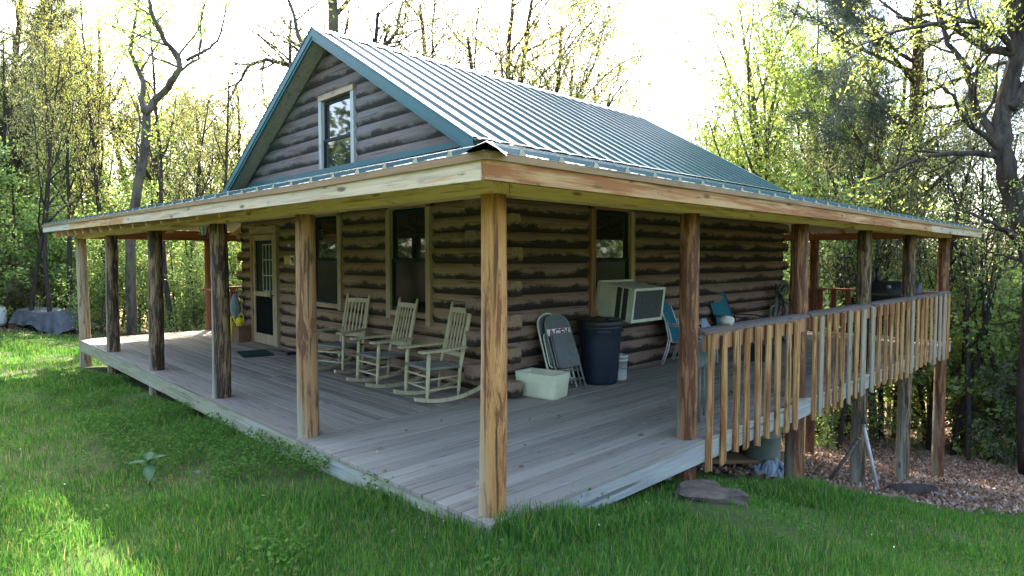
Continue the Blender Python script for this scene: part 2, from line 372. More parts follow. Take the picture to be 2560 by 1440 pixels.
M['leaf_far'] = leaf('leaves_dark', [(0, (.04,.06,.02)), (.5, (.08,.11,.035)), (1, (.15,.18,.06))], .4)
M['leaf_bud'] = leaf('leaves_buds', [(0, (.16,.18,.06)), (.5, (.30,.31,.10)), (1, (.42,.39,.13))], .55)
M['needle_dark'] = leaf('needles_dark', [(0, (.028,.045,.03)), (.5, (.05,.075,.045)), (1, (.10,.12,.06))], .3)
M['needle_cedar'] = leaf('needles_cedar', [(0, (.06,.085,.035)), (.5, (.12,.155,.06)), (1, (.24,.26,.10))], .42)
M['grass'] = leaf('grass_blades', [(0, (.036,.115,.022)), (.5, (.082,.22,.030)), (.90, (.19,.34,.034)), (.93, (.30,.27,.09)), (1, (.34,.28,.13))], .6, .015, 0)
M['weed'] = leaf('weed_leaves', [(0, (.05,.13,.025)), (1, (.14,.27,.055))], .5, .0, 0)
M['bigleaf'] = leaf('broad_leaf', [(0, (.03,.10,.035)), (1, (.045,.13,.045))], .3, .02, 0)
M['flower'] = plain('white_petals', (.75,.75,.72), .7)
M['litter'] = leaf('dead_leaves', [(0, (.12,.065,.04)), (.5, (.27,.17,.11)), (1, (.48,.35,.25))], .25, .06, 0)
# ground: dark soil and thatch under the grass, leaf mould on the wooded slope
t = NT('ground_soil'); v = t.coords((1,1,1), False); f = t.noise(v, 3.5, 8, .7); f2 = t.noise(v, .5, 4, .5)
c = t.mix(t.ramp(f, [(.3, 0.), (.7, 1.)]), (.04,.045,.016), (.10,.10,.045))
c = t.mix(t.ramp(f2, [(.35, 0.), (.6, 1.)]), c, (.07,.11,.025))
tc = t.n('ShaderNodeTexCoord'); sp = t.n('ShaderNodeSeparateXYZ'); t.l(tc.outputs['Object'], sp.inputs[0])
fl = t.noise(v, 11, 6, .75); lit = t.mix(t.ramp(fl, [(.32, 0.), (.7, 1.)]), (.07,.035,.022), (.34,.22,.15))
w1 = t.math('SUBTRACT', t.math('ADD', t.math('MINIMUM', t.math('MULTIPLY', sp.outputs[1], 1.4), .8), sp.outputs[0]), 5.4)
w2 = t.math('MULTIPLY', t.math('SUBTRACT', sp.outputs[1], 22.5), .6)
wd = t.math('ADD', t.math('MAXIMUM', w1, w2), t.math('MULTIPLY_ADD', f2, 3, -1.5))
c = t.mix(t.ramp(t.math('MULTIPLY_ADD', wd, .25, .5), [(.40, 0.), (.62, 1.)]), c, lit)
t.bump(f, .8, .05); M['soil'] = t.fin(c, .95, .1)
# ------------------------------------------------------------------ ground
GXX = [-60,-5,0,1.0,2.37,4.81,7.11,9.44,11.9,20,40,150]; GXZ = [.2,0,0,-.13,-.36,-.97,-1.58,-2.12,-2.62,-3.9,-6.0,-9]
def hgt(x, y):
    x = np.asarray(x, float); y = np.asarray(y, float)
    yy = np.clip(y, -8, 14)
    g = np.interp(x, GXX, GXZ)
    bumps = .035*np.sin(x*1.3+.7*y)*np.cos(y*1.1-.4*x) + .02*np.sin(2.9*x-1.7*y+1)
    far = np.clip((np.hypot(x, y)-70)/300, 0, 1)*6
    return -.09 - .04*yy + g + bumps + .09*np.clip(-x, 0, 4)*np.clip((y-3)/5, 0, 1)
def hz(x, y): return float(hgt(x, y))
def ground():
    ax = np.unique(np.concatenate([np.linspace(-400,-40,12), np.linspace(-40,-8,17), np.arange(-8,16,.3), np.linspace(16,45,30), np.linspace(45,400,14)]))
    X, Y = np.meshgrid(ax, ax); Z = hgt(X, Y)
    n = len(ax); idx = np.arange(n*n).reshape(n, n)
    q = np.stack([idx[:-1,:-1], idx[:-1,1:], idx[1:,1:], idx[1:,:-1]], -1).reshape(-1, 4)
    me = raw_mesh('ground', np.stack([X, Y, Z], -1).reshape(-1, 3), q, 4, M['soil'])
    me.polygons.foreach_set('use_smooth', [True]*len(me.polygons))
    o = raw_obj('ground', me); tag(o, 'sloping ground of soil and leaf mould around the cabin', 'ground', kind='structure')
ground()

# ------------------------------------------------------------------ cabin
WX, WY, WX2, WY2 = 2.25, 2.45, 10.3, 9.85      # log walls
RY, RZ, PIT = 6.13, 5.06, .58                  # ridge
EO, EZ = -.52, 2.15                           # porch eave line and its height
EX2, EY2 = 12.2, 12.95
cabin = thing('log_cabin', 'weathered log cabin with green metal roof and wraparound covered porch', 'cabin')
def P(mb, name, mat, parent=None, **k): return mb.build(name, mat, parent or cabin, **k)
def rows_of(a0, a1, z0, z1, openings):
    """intervals of one course left after cutting the openings"""
    iv = [(a0, a1)]; zc = (z0+z1)/2
    for (o0, o1, p0, p1) in openings:
        if p0 < zc < p1:
            nx = []
            for (s, e) in iv:
                if o1 <= s or o0 >= e: nx.append((s, e)); continue
                if o0 > s: nx.append((s, o0))
                if o1 < e: nx.append((o1, e))
            iv = nx
    return iv
def log_profile(n=7, depth=.047, back=.1):
    pr = []
    for i in range(n+1):
        t = i/n; q = abs(2*t-1); d = depth*(1-(q**2.6))
        pr.append((t, d))
    return pr
PRO = log_profile()
def log_wall(name, axis, plane, sgn, a0, a1, ext0, ext1, parity, openings, mat, nrow=15, ztop=2.9):
    """axis: 'x' or 'y' run of the logs; sgn: outward sign on the other axis"""
    mb = MB()
    for r in range(-1, nrow):
        z0 = LZ+LP*r; z1 = min(z0+LP, ztop)
        if z1-z0 < .03: continue
        e0 = a0-(ext0 if (r+parity) % 2 == 0 else 0); e1 = a1+(ext1 if (r+parity) % 2 == 0 else 0)
        # butt joints in the courses
        for (s, e) in rows_of(a0, a1, z0, z1, openings):
            cuts = [s]
            if e-s > 2.2 and r % 2 == 0: cuts.append(s+(e-s)*random.uniform(.35, .65))
            cuts.append(e)
            for c0, c1 in zip(cuts[:-1], cuts[1:]):
                nseg = max(2, int((c1-c0)/.5)); jit = random.uniform(-.008, .008)
                rws = []
                for i in range(nseg+1):
                    a = c0+(c1-c0)*i/nseg + (.002 if i == 0 else (-.002 if i == nseg else 0))
                    w = jit*.6+.003*math.sin(a*1.9+r*2.3)
                    row = []
                    for (t, d) in PRO:
                        off = plane+sgn*(-.055+d+w*(d/.055)); z = z0+.002+(z1-z0-.004)*t+.002*math.sin(a*1.3+r)
                        row.append((a, off, z) if axis == 'x' else (off, a, z))
                    rws.append(row)
                mb.sheet(rws, True)
        # the crossing log ends that stick out past the corner
        for (b0, b1) in ((e0, a0), (a1, e1)):
            if b1-b0 > .02:
                poly = []
                for (t, d) in PRO: poly.append((-.055+d, z0+.006+(z1-z0-.012)*t))
                for (t, d) in reversed(PRO): poly.append((-.19-d*.4, z0+.006+(z1-z0-.012)*t))
                jl = random.uniform(-.03, .03); b0 += jl if b0 == e0 else 0; b1 += jl if b1 == e1 else 0
                fn = (lambda a, b, t: (t, plane+sgn*a, b)) if axis == 'x' else (lambda a, b, t: (plane+sgn*a, t, b))
                mb.prism(poly, fn, b0, b1, False)
    # backing so no daylight shows between courses
    if axis == 'x': mb.box(a0, a1, min(plane-sgn*.16, plane-sgn*.07), max(plane-sgn*.16, plane-sgn*.07), -.2, min(.75, ztop), 0)
    return P(mb, name, mat)
OP_D = (8.16, 9.26, -.3, 2.12); OP_1 = (5.9, 6.92, .84, 2.25); OP_2 = (3.62, 4.62, .84, 2.25); OP_3 = (4.04, 5.02, .84, 2.25)
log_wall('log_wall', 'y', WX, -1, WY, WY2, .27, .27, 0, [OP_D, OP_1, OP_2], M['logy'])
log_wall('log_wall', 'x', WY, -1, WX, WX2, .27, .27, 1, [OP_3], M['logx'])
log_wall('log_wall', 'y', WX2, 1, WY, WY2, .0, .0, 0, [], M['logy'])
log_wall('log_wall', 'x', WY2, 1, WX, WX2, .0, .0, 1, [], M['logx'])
# dark room behind the openings
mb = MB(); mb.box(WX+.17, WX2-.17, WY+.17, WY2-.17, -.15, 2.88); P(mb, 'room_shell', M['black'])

# gable siding, each course cut to the roof slope
def roofz(y): return RZ-PIT*abs(y-RY)
def gable(x, sgn, opening):
    mb = MB(); zt = 2.93; r = 0
    while zt < RZ-.2:
        z1 = zt+.205
        iv = [(None, None)]
        segs = [('L', None), ('R', None)] if opening and opening[2] < (zt+z1)/2 < opening[3] else [('A', None)]
        for sg, _ in segs:
            rws = []; n = 12; ok = True
            for i in range(n+1):
                row = []
                for (t, d) in PRO:
                    z = min(zt+.205*t, RZ-.16); hw = max(.002, (RZ-.14-z)/PIT)
                    lo, hi = RY-hw, RY+hw
                    if sg == 'L': hi = opening[0]
                    if sg == 'R': lo = opening[1]
                    if hi < lo: hi = lo
                    y = lo+(hi-lo)*i/n
                    row.append((x+sgn*(-.045+d*.8+.006*math.sin(y*2+r)), y, z))
                rws.append(row)
            mb.sheet(rws, True)
        zt = z1; r += 1
    poly = [(RY-(RZ-.14-2.9)/PIT, 2.9), (RY+(RZ-.14-2.9)/PIT, 2.9), (RY, RZ-.14)]
    mb.prism(poly, lambda a, b, t: (t, a, b), x-sgn*.12, x-sgn*.16)
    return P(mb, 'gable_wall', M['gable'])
GW = (5.45, 6.53, 2.95, 4.16)
gable(WX, -1, GW); gable(WX2, 1, None)

# ------------------------------------------------------------------ roof
def ribbed(mb, x0, x1, line, pitch=.314, h=.038, mi=0, clip=None, shift=0):
    """ribbed sheet: ribs run along line (two 2D points per x), stepping along x"""
    xs = []; x = x0
    k = 0
    prof = [(0,0),(.078,0),(.083,.004),(.108,.004),(.113,0),(.168,0),(.173,.004),(.198,.004),(.203,0),(.254,0),(.264,h),(.288,h),(.314,0)]
    while x < x1:
        for (dx, dz) in prof[:-1]:
            if x+dx <= x1: xs.append((x+dx, dz))
        x += pitch
    xs.append((x1, 0))
    cols = []
    for (xx, dz) in xs:
        a, b = line(xx)
        cols.append([(p[0], p[1], p[2]+dz) for p in (a, b)])
    rws = [[c[0] for c in cols], [c[1] for c in cols]]
    mb.sheet(rws, False, mi)
RX0, RX1 = 1.95, 10.52
mb = MB(); ribbed(mb, RX0-.03, RX1, lambda x: ((x, 2.36, RZ-PIT*(RY-2.36)+.012), (x, RY, RZ)))
roof = P(mb, 'roof', M['roof'], fixn=False)
mb = MB(); ribbed(mb, RX0-.03, RX1, lambda x: ((x, 9.9, RZ-PIT*(9.9-RY)+.012), (x, RY, RZ)))
P(mb, 'roof', M['roof'], fixn=False)
mb = MB()
for s in (-1, 1):
    mb.sheet([[(RX0-.005, RY, RZ+.045), (RX1+.01, RY, RZ+.045)], [(RX0-.005, RY+s*.14, RZ+.028-PIT*.14), (RX1+.01, RY+s*.14, RZ+.028-PIT*.14)], [(RX0-.005, RY+s*.142, RZ+.012-PIT*.142), (RX1+.01, RY+s*.142, RZ+.012-PIT*.142)]])
P(mb, 'ridge_cap', M['roof'], roof)
mb = MB()
for (y0, y1) in ((2.36, RY), (RY, 9.9)):
    n = 1
    z0, z1 = roofz(y0)-.03, roofz(y1)-.03
    mb.sheet([[(RX0+.01, y0, z0), (RX1-.01, y0, z0)], [(RX0+.01, y1, z1), (RX1-.01, y1, z1)]])
P(mb, 'roof_underlay', M['roofunder'], roof)
for xx, s in ((RX0, -1), (RX1, 1)):
    for sd in (-1, 1):
        mb = MB(); ye = 2.42 if sd < 0 else 9.86
        ze = roofz(ye)
        def strip(xa, xb, za, zb, mb=mb, ye=ye, ze=ze):
            vs = []
            for (y, z) in ((ye, ze), (RY, RZ)):
                for (x, dz) in ((xa, za), (xb, za), (xb, zb), (xa, zb)): vs.append((x, y, z+dz))
            mb.add(vs, [(0,1,2,3),(7,6,5,4),(0,4,5,1),(1,5,6,2),(2,6,7,3),(3,7,4,0)])
        strip(xx+s*.022, xx-s*.01, .03, -.115)
        strip(xx-s*.01, xx+s*.07*0-s*.01, .0, 0) if 0 else None
        strip(xx+s*.008, xx-s*.02, -.115, -.165)
        strip(xx+s*.022, xx-s*.05, .027, .033)
        P(mb, 'rake_trim', M['trimgreen'])
        mb = MB()
        xw = WX-.03 if s < 0 else WX2+.03
        mb.sheet([[(xx-s*.021, ye, ze-.145), (xx-s*.021, RY, RZ-.145)], [(xw, ye, ze-.145), (xw, RY, RZ-.145)]])
        P(mb, 'soffit', M['ply'])
# flashing where the porch roof meets the gable siding
mb = MB(); mb.box(WX-.035, WX-.028, 2.5, 9.8, 2.9, 3.02); mb.sheet([[(WX-.03, 2.5, 2.935), (WX-.03, 9.8, 2.935)], [(WX-.2, 2.5, 2.895), (WX-.2, 9.8, 2.895)]])
P(mb, 'flashing', M['trimgreen'])
mb = MB(); mb.sheet([[(1.95, 2.30, 2.915), (10.5, 2.30, 2.915)], [(1.95, 2.48, 2.97), (10.5, 2.48, 2.97)]]); P(mb, 'flashing', M['roof'])

# porch roof, hipped round the corners
DX, DY, DZ = WX-EO, WY-EO, 2.90-EZ
def hipA(x):
    if x < WX: f = (x-EO)/DX
    elif x > RX1: f = max(0, (EX2-x)/(EX2-RX1))
    else: f = 1
    return (x, EO, EZ), (x, EO+DY*f, EZ+DZ*f)
mb = MB(); ribbed(mb, EO-.026, EX2-.06, hipA, h=.03); porchroof = P(mb, 'porch_roof', M['roof'], fixn=False)
def tz(y): return .13*max(0, y-1.5)/11.5
def hipB(y):
    if y < WY: f = (y-EO)/DY
    elif y > WY2: f = max(0, (EY2-y)/(EY2-WY2))
    else: f = 1
    return (y, EO, EZ+tz(y)), (y, EO+DX*f, EZ+tz(y)*(1-f)+DZ*f)
def swapxy(mb):
    mb.v = [(v[1], v[0], v[2]) for v in mb.v]
mb = MB(); ribbed(mb, EO+.005, EY2-.06, hipB, h=.03); swapxy(mb); P(mb, 'porch_roof', M['roof'], fixn=False)
TE = tz(EY2)
mb = MB(); ribbed(mb, EO, EX2, lambda x: ((x, EY2, EZ+TE), (x, EY2-(EY2-WY2)*(1 if WX < x < RX1 else max(0, (x-EO)/DX if x <= WX else (EX2-x)/(EX2-RX1))), EZ+DZ*(1 if WX < x < RX1 else max(0, (x-EO)/DX if x <= WX else (EX2-x)/(EX2-RX1)))))); P(mb, 'porch_roof', M['roof'], fixn=False)
mb = MB(); ribbed(mb, EO, EY2, lambda y: ((y, EX2, EZ), (y, EX2-(EX2-RX1)*(1 if WY < y < WY2 else max(0, (y-EO)/DY if y <= WY else (EY2-y)/(EY2-WY2))), EZ+DZ*(1 if WY < y < WY2 else max(0, (y-EO)/DY if y <= WY else (EY2-y)/(EY2-WY2)))))); swapxy(mb); P(mb, 'porch_roof', M['roof'], fixn=False)
# pale foam closures in the rib ends along the eaves
def closures(along, first, last, h=.03):
    mb = MB(); q = first; top = []
    while q < last:
        top += [(q, .0), (q+.2545, .0), (q+.2645, h-.0015), (q+.2875, h-.0015), (q+.3135, .0)]; q += .314
    if along == 'x': mb.sheet([[(a, EO-.003, EZ-.003) for a, b in top], [(a, EO-.003, EZ+b) for a, b in top]])
    else: mb.sheet([[(EO-.003, a, EZ+tz(a)-.003) for a, b in top], [(EO-.003, a, EZ+tz(a)+b) for a, b in top]])
    P(mb, 'rib_closures', M['closure'], porchroof)
M['closure'] = plain('rib_closure', (.36,.31,.22), .8)
closures('x', EO-.026, EX2-.4); closures('y', EO+.005, EY2-.4)
# underside sheets
mb = MB(); o = .025
for q in (((EO,EO),(EX2,EO),(RX1,WY),(WX,WY)), ((EO,EO),(WX,WY),(WX,WY2),(EO,EY2)), ((EO,EY2),(WX,WY2),(RX1,WY2),(EX2,EY2)), ((EX2,EO),(EX2,EY2),(RX1,WY2),(RX1,WY))):
    mb.add([(x, y, (EZ+(TE if y == EY2 else 0) if (x in (EO, EX2) or y in (EO, EY2)) else EZ+DZ)-o) for x, y in q], [(0,1,2,3)])
P(mb, 'roof_underlay', M['roofunder'], porchroof, fixn=False)
# hip flashing, torn and bent at the corner
mb = MB(); rws = []
for i in range(9):
    f = i/8; x = EO-.035+(DX+.03)*f; y = EO-.035+(DY+.03)*f; z = EZ+DZ*f+.034+(.006*math.sin(i*2.1) if i < 4 else 0)
    wd = .10
    sag = .04+(.012 if i == 0 else 0)
    rws.append([(x-wd*.7, y+wd*.75, z-sag-.012*math.sin(i)), (x-wd*.35, y+wd*.4, z-.022), (x, y, z), (x+wd*.4, y-wd*.35, z-.03), (x+wd*.8, y-wd*.7, z-sag-.02*(i < 2))])
mb.sheet(rws, False); P(mb, 'hip_cap', M['cap'])
# rafters under the porch roof
def rafter(p0, p1):
    mb = MB(); mb.bar(p0, p1, .045, .12); P(mb, 'rafter', M['rafter'], porchroof)
y = .9
while y < 12.2:
    if 2.6 < y < 9.8: rafter((EO+.06, y, EZ-.09), (WX-.02, y, EZ+DZ-.09))
    elif y >= 9.8: f = (EY2-y)/(EY2-WY2); rafter((EO+.06, y, EZ-.09), (EO+DX*f, y, EZ-.09+DZ*f))
    y += .61
x = .9
while x < 12:
    f = min(1, (x-EO)/DX, (EX2-x)/(EX2-RX1))
    rafter((x, EO+.06, EZ-.09), (x, EO+DY*f-.03, EZ-.09+DZ*f))
    x += .61
for y in (1.2, 1.9, 2.6, 3.3, 4.0, 4.7): 
    f = min(1, (y-EO)/DY); rafter((EX2-.06, y, EZ-.09), (EX2-(EX2-RX1)*f, y, EZ-.09+DZ*f))
for x in (1.0, 1.7, 2.4, 3.1, 3.8, 4.5):
    f = min(1, (x-EO)/DX); rafter((x, EY2-.06, EZ-.09), (x, EY2-(EY2-WY2)*f, EZ-.09+DZ*f))
# lath strip under the sheet edge, then fascia boards
mb = MB(); mb.box(EO+.005, EX2-.01, EO-.006, EO+.05, EZ-.042, EZ-.006); P(mb, 'eave_lath', M['eavex'])
def ybox(x0, x1, y0, y1, z0, z1):
    m = MB(); m.box(x0, x1, y0, y1, z0, z1); return m
def ytilt(m):
    m.v = [(x, y, z+tz(y)) for x, y, z in m.v]; return m
for q0, q1 in ((EO-.008, 1.5), (1.5, EY2-.01)): P(ytilt(ybox(EO-.006, EO+.05, q0, q1, EZ-.044, EZ-.006)), 'eave_lath', M['eavey'])
FT, FB = EZ-.040, EZ-.144
xs = [EO+.012, 4.7, 8.4, EX2-.02]
for i, (a, b) in enumerate(zip(xs[:-1], xs[1:])):
    mb = MB(); mb.box(a+.002, b-.002, EO+.01, EO+.048, FB-.002*i, FT); P(mb, 'fascia_board', M['fasx_o'] if i < 1 else (M['fasx_o'] if i == 1 else M['fasx_g']), bevel=.003)
ys = [EO+.05, 4.05, 6.6, 10.2, EY2-.02]
for i, (a, b) in enumerate(zip(ys[:-1], ys[1:])):
    mb = ytilt(ybox(EO+.012, EO+.049, a+.002, b-.002, FB-.002*(i % 2), FT)); P(mb, 'fascia_board', [M['fasy_p'], M['fasy_p'], M['fasy_o'], M['fasy_g']][i], bevel=.003)
for bx in ((EO, EX2-.02, EY2-.05, EY2-.012), ):
    mb = MB(); mb.box(bx[0]+.06, bx[1], bx[2], bx[3], FB+TE, FT+TE); P(mb, 'fascia_board', M['redx'])
mb = MB(); mb.box(EX2-.05, EX2-.012, EO+.05, EY2-.06, FB, FT); P(mb, 'fascia_board', M['redy'])

# ------------------------------------------------------------------ porch beams, posts, deck
PY = [0, 2.48, 4.65, 7.17, 9.69, 12.14]; PX = [0, 2.37, 4.81, 7.11, 9.44, 11.9]
BZ = 2.0
def beam(name, m, b): 
    mb = MB(); mb.box(*b); P(mb, name, m, bevel=.004)
beam('beam', M['beamy'], (-.075, .075, -.07, 6.2, BZ, BZ+.16)); beam('beam', M['beamy'], (-.073, .073, 6.204, 12.2, BZ, BZ+.16))
beam('beam', M['beamx'], (.079, 6.0, -.075, .075, BZ, BZ+.16)); beam('beam', M['beamx'], (6.004, 12.0, -.073, .073, BZ, BZ+.16))
beam('beam', M['redx'], (.08, 8, 12.06, 12.18, BZ-.0, BZ+.14)); beam('beam', M['redy'], (11.84, 11.97, .08, 9, BZ, BZ+.14))
def post(x, y, zb, zt, r, mat, name='post', sq=False):
    mb = MB(); n = max(8, int((zt-zb)/.12)); ph = random.random()*9
    if sq: mb.box(-r, r, -r, r, 0, zt-zb)
    else:
        m = 20; vs = []; fs = []
        for i in range(n+1):
            f = i/n; z = (zt-zb)*f; cx = .012*math.sin(f*3+ph); cy = .012*math.cos(f*2.3+ph)
            for k in range(m):
                t = 2*math.pi*k/m
                rr = r*(1.06-.12*f)*(1+.035*noise.noise((math.cos(t)*1.3+ph, math.sin(t)*1.3, z*1.1))+.015*noise.noise((math.cos(t)*4+ph, math.sin(t)*4, z*4)))
                vs.append((cx+rr*math.cos(t), cy+rr*math.sin(t), z))
        for i in range(n):
            for k in range(m): fs.append((i*m+k, i*m+(k+1) % m, (i+1)*m+(k+1) % m, (i+1)*m+k))
        mb.add(vs, fs, True); o = len(mb.v)-m
        mb.f.append(tuple(o+k for k in range(m))); mb.sm.append(False); mb.mi.append(0)
    return P(mb, name, mat, loc=(x, y, zb))
mats = ['post_gold', 'post_mix', 'post_dark', 'post_dark', 'post_dark', 'post_grey']
for i, y in enumerate(PY): post(0.0, y, hz(0, y)-.1 if i else -.15, BZ, .084 if i == 0 else (.092 if i == 1 else .098), M[mats[i]])
for i, x in enumerate(PX[1:]): post(x, 0.02, hz(x, 0)-.15, BZ, [.088,.1,.098,.1,.1][i], M[['post_brown','post_brown','post_dark','post_dark','post_brown'][i]])
post(2.4, 12.1, hz(2.4, 12)-.1, BZ, .085, M['redz']); post(11.9, 2.45, hz(11.9, 2.4)-.2, BZ, .1, M['post_brown']); post(5.2, 12.1, hz(5.2, 12)-.1, BZ, .085, M['redz']); post(11.9, 5.2, hz(11.9, 5)-.2, BZ, .1, M['post_dark'])
# posts under the deck: inner row
post(6.85, 2.2, hz(6.85, 2.2)-.1, -.2, .075, M['redz'], 'pier', True); post(2.5, .35, hz(2.5, .3)-.2, -.2, .065, M['rimx'], 'pier', True)
post(9.6, 2.3, hz(9.6, 2.3)-.1, -.2, .075, M['redz'], 'pier', True)
for y in (4.65, 7.17, 9.69): post(1.9, y, hz(1.9, y)-.1, -.2, .08, M['post_dark'], 'pier')
# deck boards
def boards(name, along, a0, a1, b0, b1, mat, w=.140, gap=.010):
    mb = MB(); b = b0
    while b < b1-.02:
        e = min(b+w-gap, b1); a = a0; 
        while a < a1-.01:
            L = random.uniform(2.4, 4.8); c = min(a+L, a1)
            if a1-c < .6: c = a1
            dz = random.uniform(-.002, .002); z0, z1 = -.032, dz
            if along == 'x': mb.box(a+.0015, c-.0015+(random.uniform(-.004,.004) if c == a1 else 0), b, e, z0, z1)
            else: mb.box(b, e, a+.0015, c-.0015, z0, z1)
            a = c
        b += w
    return P(mb, name, mat, bevel=.003)
boards('deck', 'x', -.135, 11.98, -.125, 2.47, M['deckx']); boards('deck', 'y', 2.475, 12.0, -.125, 2.3, M['decky'])
boards('deck', 'x', 2.305, 8.0, 9.7, 12.0, M['deckx']); boards('deck', 'y', 2.475, 7.0, 10.2, 11.98, M['decky'])
def rim(m, b): mb = MB(); mb.box(*b); P(mb, 'rim_joist', m, bevel=.004)
rim(M['rimy'], (-.122, -.084, -.1, 2.47, -.2, -.034)); rim(M['rimy'], (-.126, -.086, 2.474, 7.16, -.215, -.034)); rim(M['rimy'], (-.122, -.082, 7.164, 11.98, -.215, -.034))
rim(M['rimx'], (-.08, 4.9, -.122, -.082, -.2, -.034)); rim(M['rimx'], (4.904, 11.97, -.118, -.08, -.2, -.034))
rim(M['redx'], (-.08, 8, 11.94, 11.975, -.2, -.034)); rim(M['redy'], (11.94, 11.975, -.078, 7, -.2, -.034))
# floor joists seen under the raised end
for i in range(9): mb = MB(); x = 1.2+i*1.22; mb.box(x, x+.04, -.078, 2.44, -.19, -.034); P(mb, 'joist', M['redy'])
for i in range(7): mb = MB(); y = 3.1+i*1.22; mb.box(-.08, 2.2, y, y+.04, -.19, -.034); P(mb, 'joist', M['redx'])

# ------------------------------------------------------------------ railings
def baluster(x, y, z0, z1, w, mat, parent, face=-1, along='x'):
    mb = MB(); n = 6; d = .034; ph = random.random()*9; g = random.choice([.5, 1, 1]); rws = []; s0 = random.uniform(-.12, .12)
    for i in range(n+1):
        f = i/n; z = z0+(z1-z0)*f; ww = w*(1+.10*math.sin(f*4+ph)); ox = .008*math.sin(f*3+ph*2)
        gd = .03*g*(.3+.7*abs(f-.45)*2)
        prof = [(-.5, .0), (-.48, .55), (-.25, .95), (s0-.07, 1.0), (s0, 1.0-gd/d), (s0+.07, 1.0), (.25, .95), (.48, .55), (.5, .0)]
        row = []
        for (a, b) in prof:
            px = ox+a*ww; py = face*b*d
            zz = z+(.012*math.sin(a*5+ph) if i in (0, n) else 0)
            row.append((x+px, y+py, zz) if along == 'x' else (x+py, y+px, zz))
        row.append(row[0]); rws.append(row)
    mb.sheet(rws, False)
    k = 9
    for q, rv in ((0, False), (n, True)):
        o = q*10; ids = tuple(o+j for j in range(k))
        mb.f.append(ids); mb.sm.append(False); mb.mi.append(0)
    mb.build('baluster', mat, parent)
bays = [(2.37, 4.81, [2.5,2.75,3.0,3.22,3.46,3.69,3.93,4.19,4.42]), (4.81, 7.11, [4.93,5.15,5.38,5.62,5.86,6.13,6.4,6.68]), (7.11, 9.44, [7.07,7.36,7.66,7.95,8.24,8.52,8.84,9.1]), (9.44, 11.9, [9.42,9.70,9.98,10.30,10.62,10.95,11.3,11.6])]
for bi, (xa, xb, xs) in enumerate(bays):
    mb = MB(); n = 10; rws = []
    za = .945; 
    pts = []
    for i in range(n+1):
        f = i/n; x = xa+.06+(xb+(.0 if bi else .04)-xa-.1)*f
        wv = .006*math.sin(f*9+bi*2); ww = .05+.008*math.sin(f*13+bi)
        row = [(x, -.105+wv-ww*.3, za-.014), (x, -.105+wv-ww*.3, za+.012+wv), (x, -.02-ww+wv, za+.028+wv*.6), (x, .035+wv, za+.027-wv*.4), (x, .05+wv, za+.01), (x, .04, za-.016)]
        row.append(row[0]); rws.append(row)
    mb.sheet(rws, False)
    for i in (0, n): mb.f.append(tuple(i*7+j for j in range(6))); mb.sm.append(False); mb.mi.append(0)
    rl = P(mb, 'railing', M['railw'])
    mb = MB(); mb.box(xa+.09, xb-.09, -.108, -.075, .78, .935); mb.build('rail_board', M['trimred'], rl)
    for i, x in enumerate(xs):
        gm = M['bal'] if (bi == 0 or random.random() < (.75 if bi < 3 else .45)) and not (bi == 1 and i == 7) and not (bi == 2 and i == 0) else M['balg']
        zt = .93+random.uniform(-.012, .004); zb = -.255+random.uniform(-.04, .03)
        baluster(x, -.125, zb, zt, random.uniform(.088, .128)+(.035 if (bi, i) in ((1, 7), (3, 6)) else 0), gm, rl)
# far end rail of the deck
mb = MB(); mb.box(11.87, 11.99, .12, 4.6, .92, .955); rl = P(mb, 'railing', M['redy'])
for i in range(15):
    y = .35+i*.28; mb = MB(); mb.box(11.93, 11.965, y-.05, y+.05, -.15, .915); mb.build('baluster', M['redz'], rl)
mb = MB(); mb.box(2.5, 5.2, 12.03, 12.15, .92, .955); rl = P(mb, 'railing', M['redx'])
for i in range(9):
    x = 2.62+i*.28; mb = MB(); mb.box(x-.05, x+.05, 12.08, 12.12, -.15, .915); mb.build('baluster', M['redz'], rl)
# front end of the balustrade on the left side of the cabin (seen past the corner)
mb = MB(); mb.box(2.15, 2.27, 10.15, 10.27, -.0, .90); P(mb, 'newel_post', M['redz'])
mb = MB(); mb.box(2.14, 2.3, 10.1, 11.95, .90, .935); P(mb, 'railing', M['redy'])

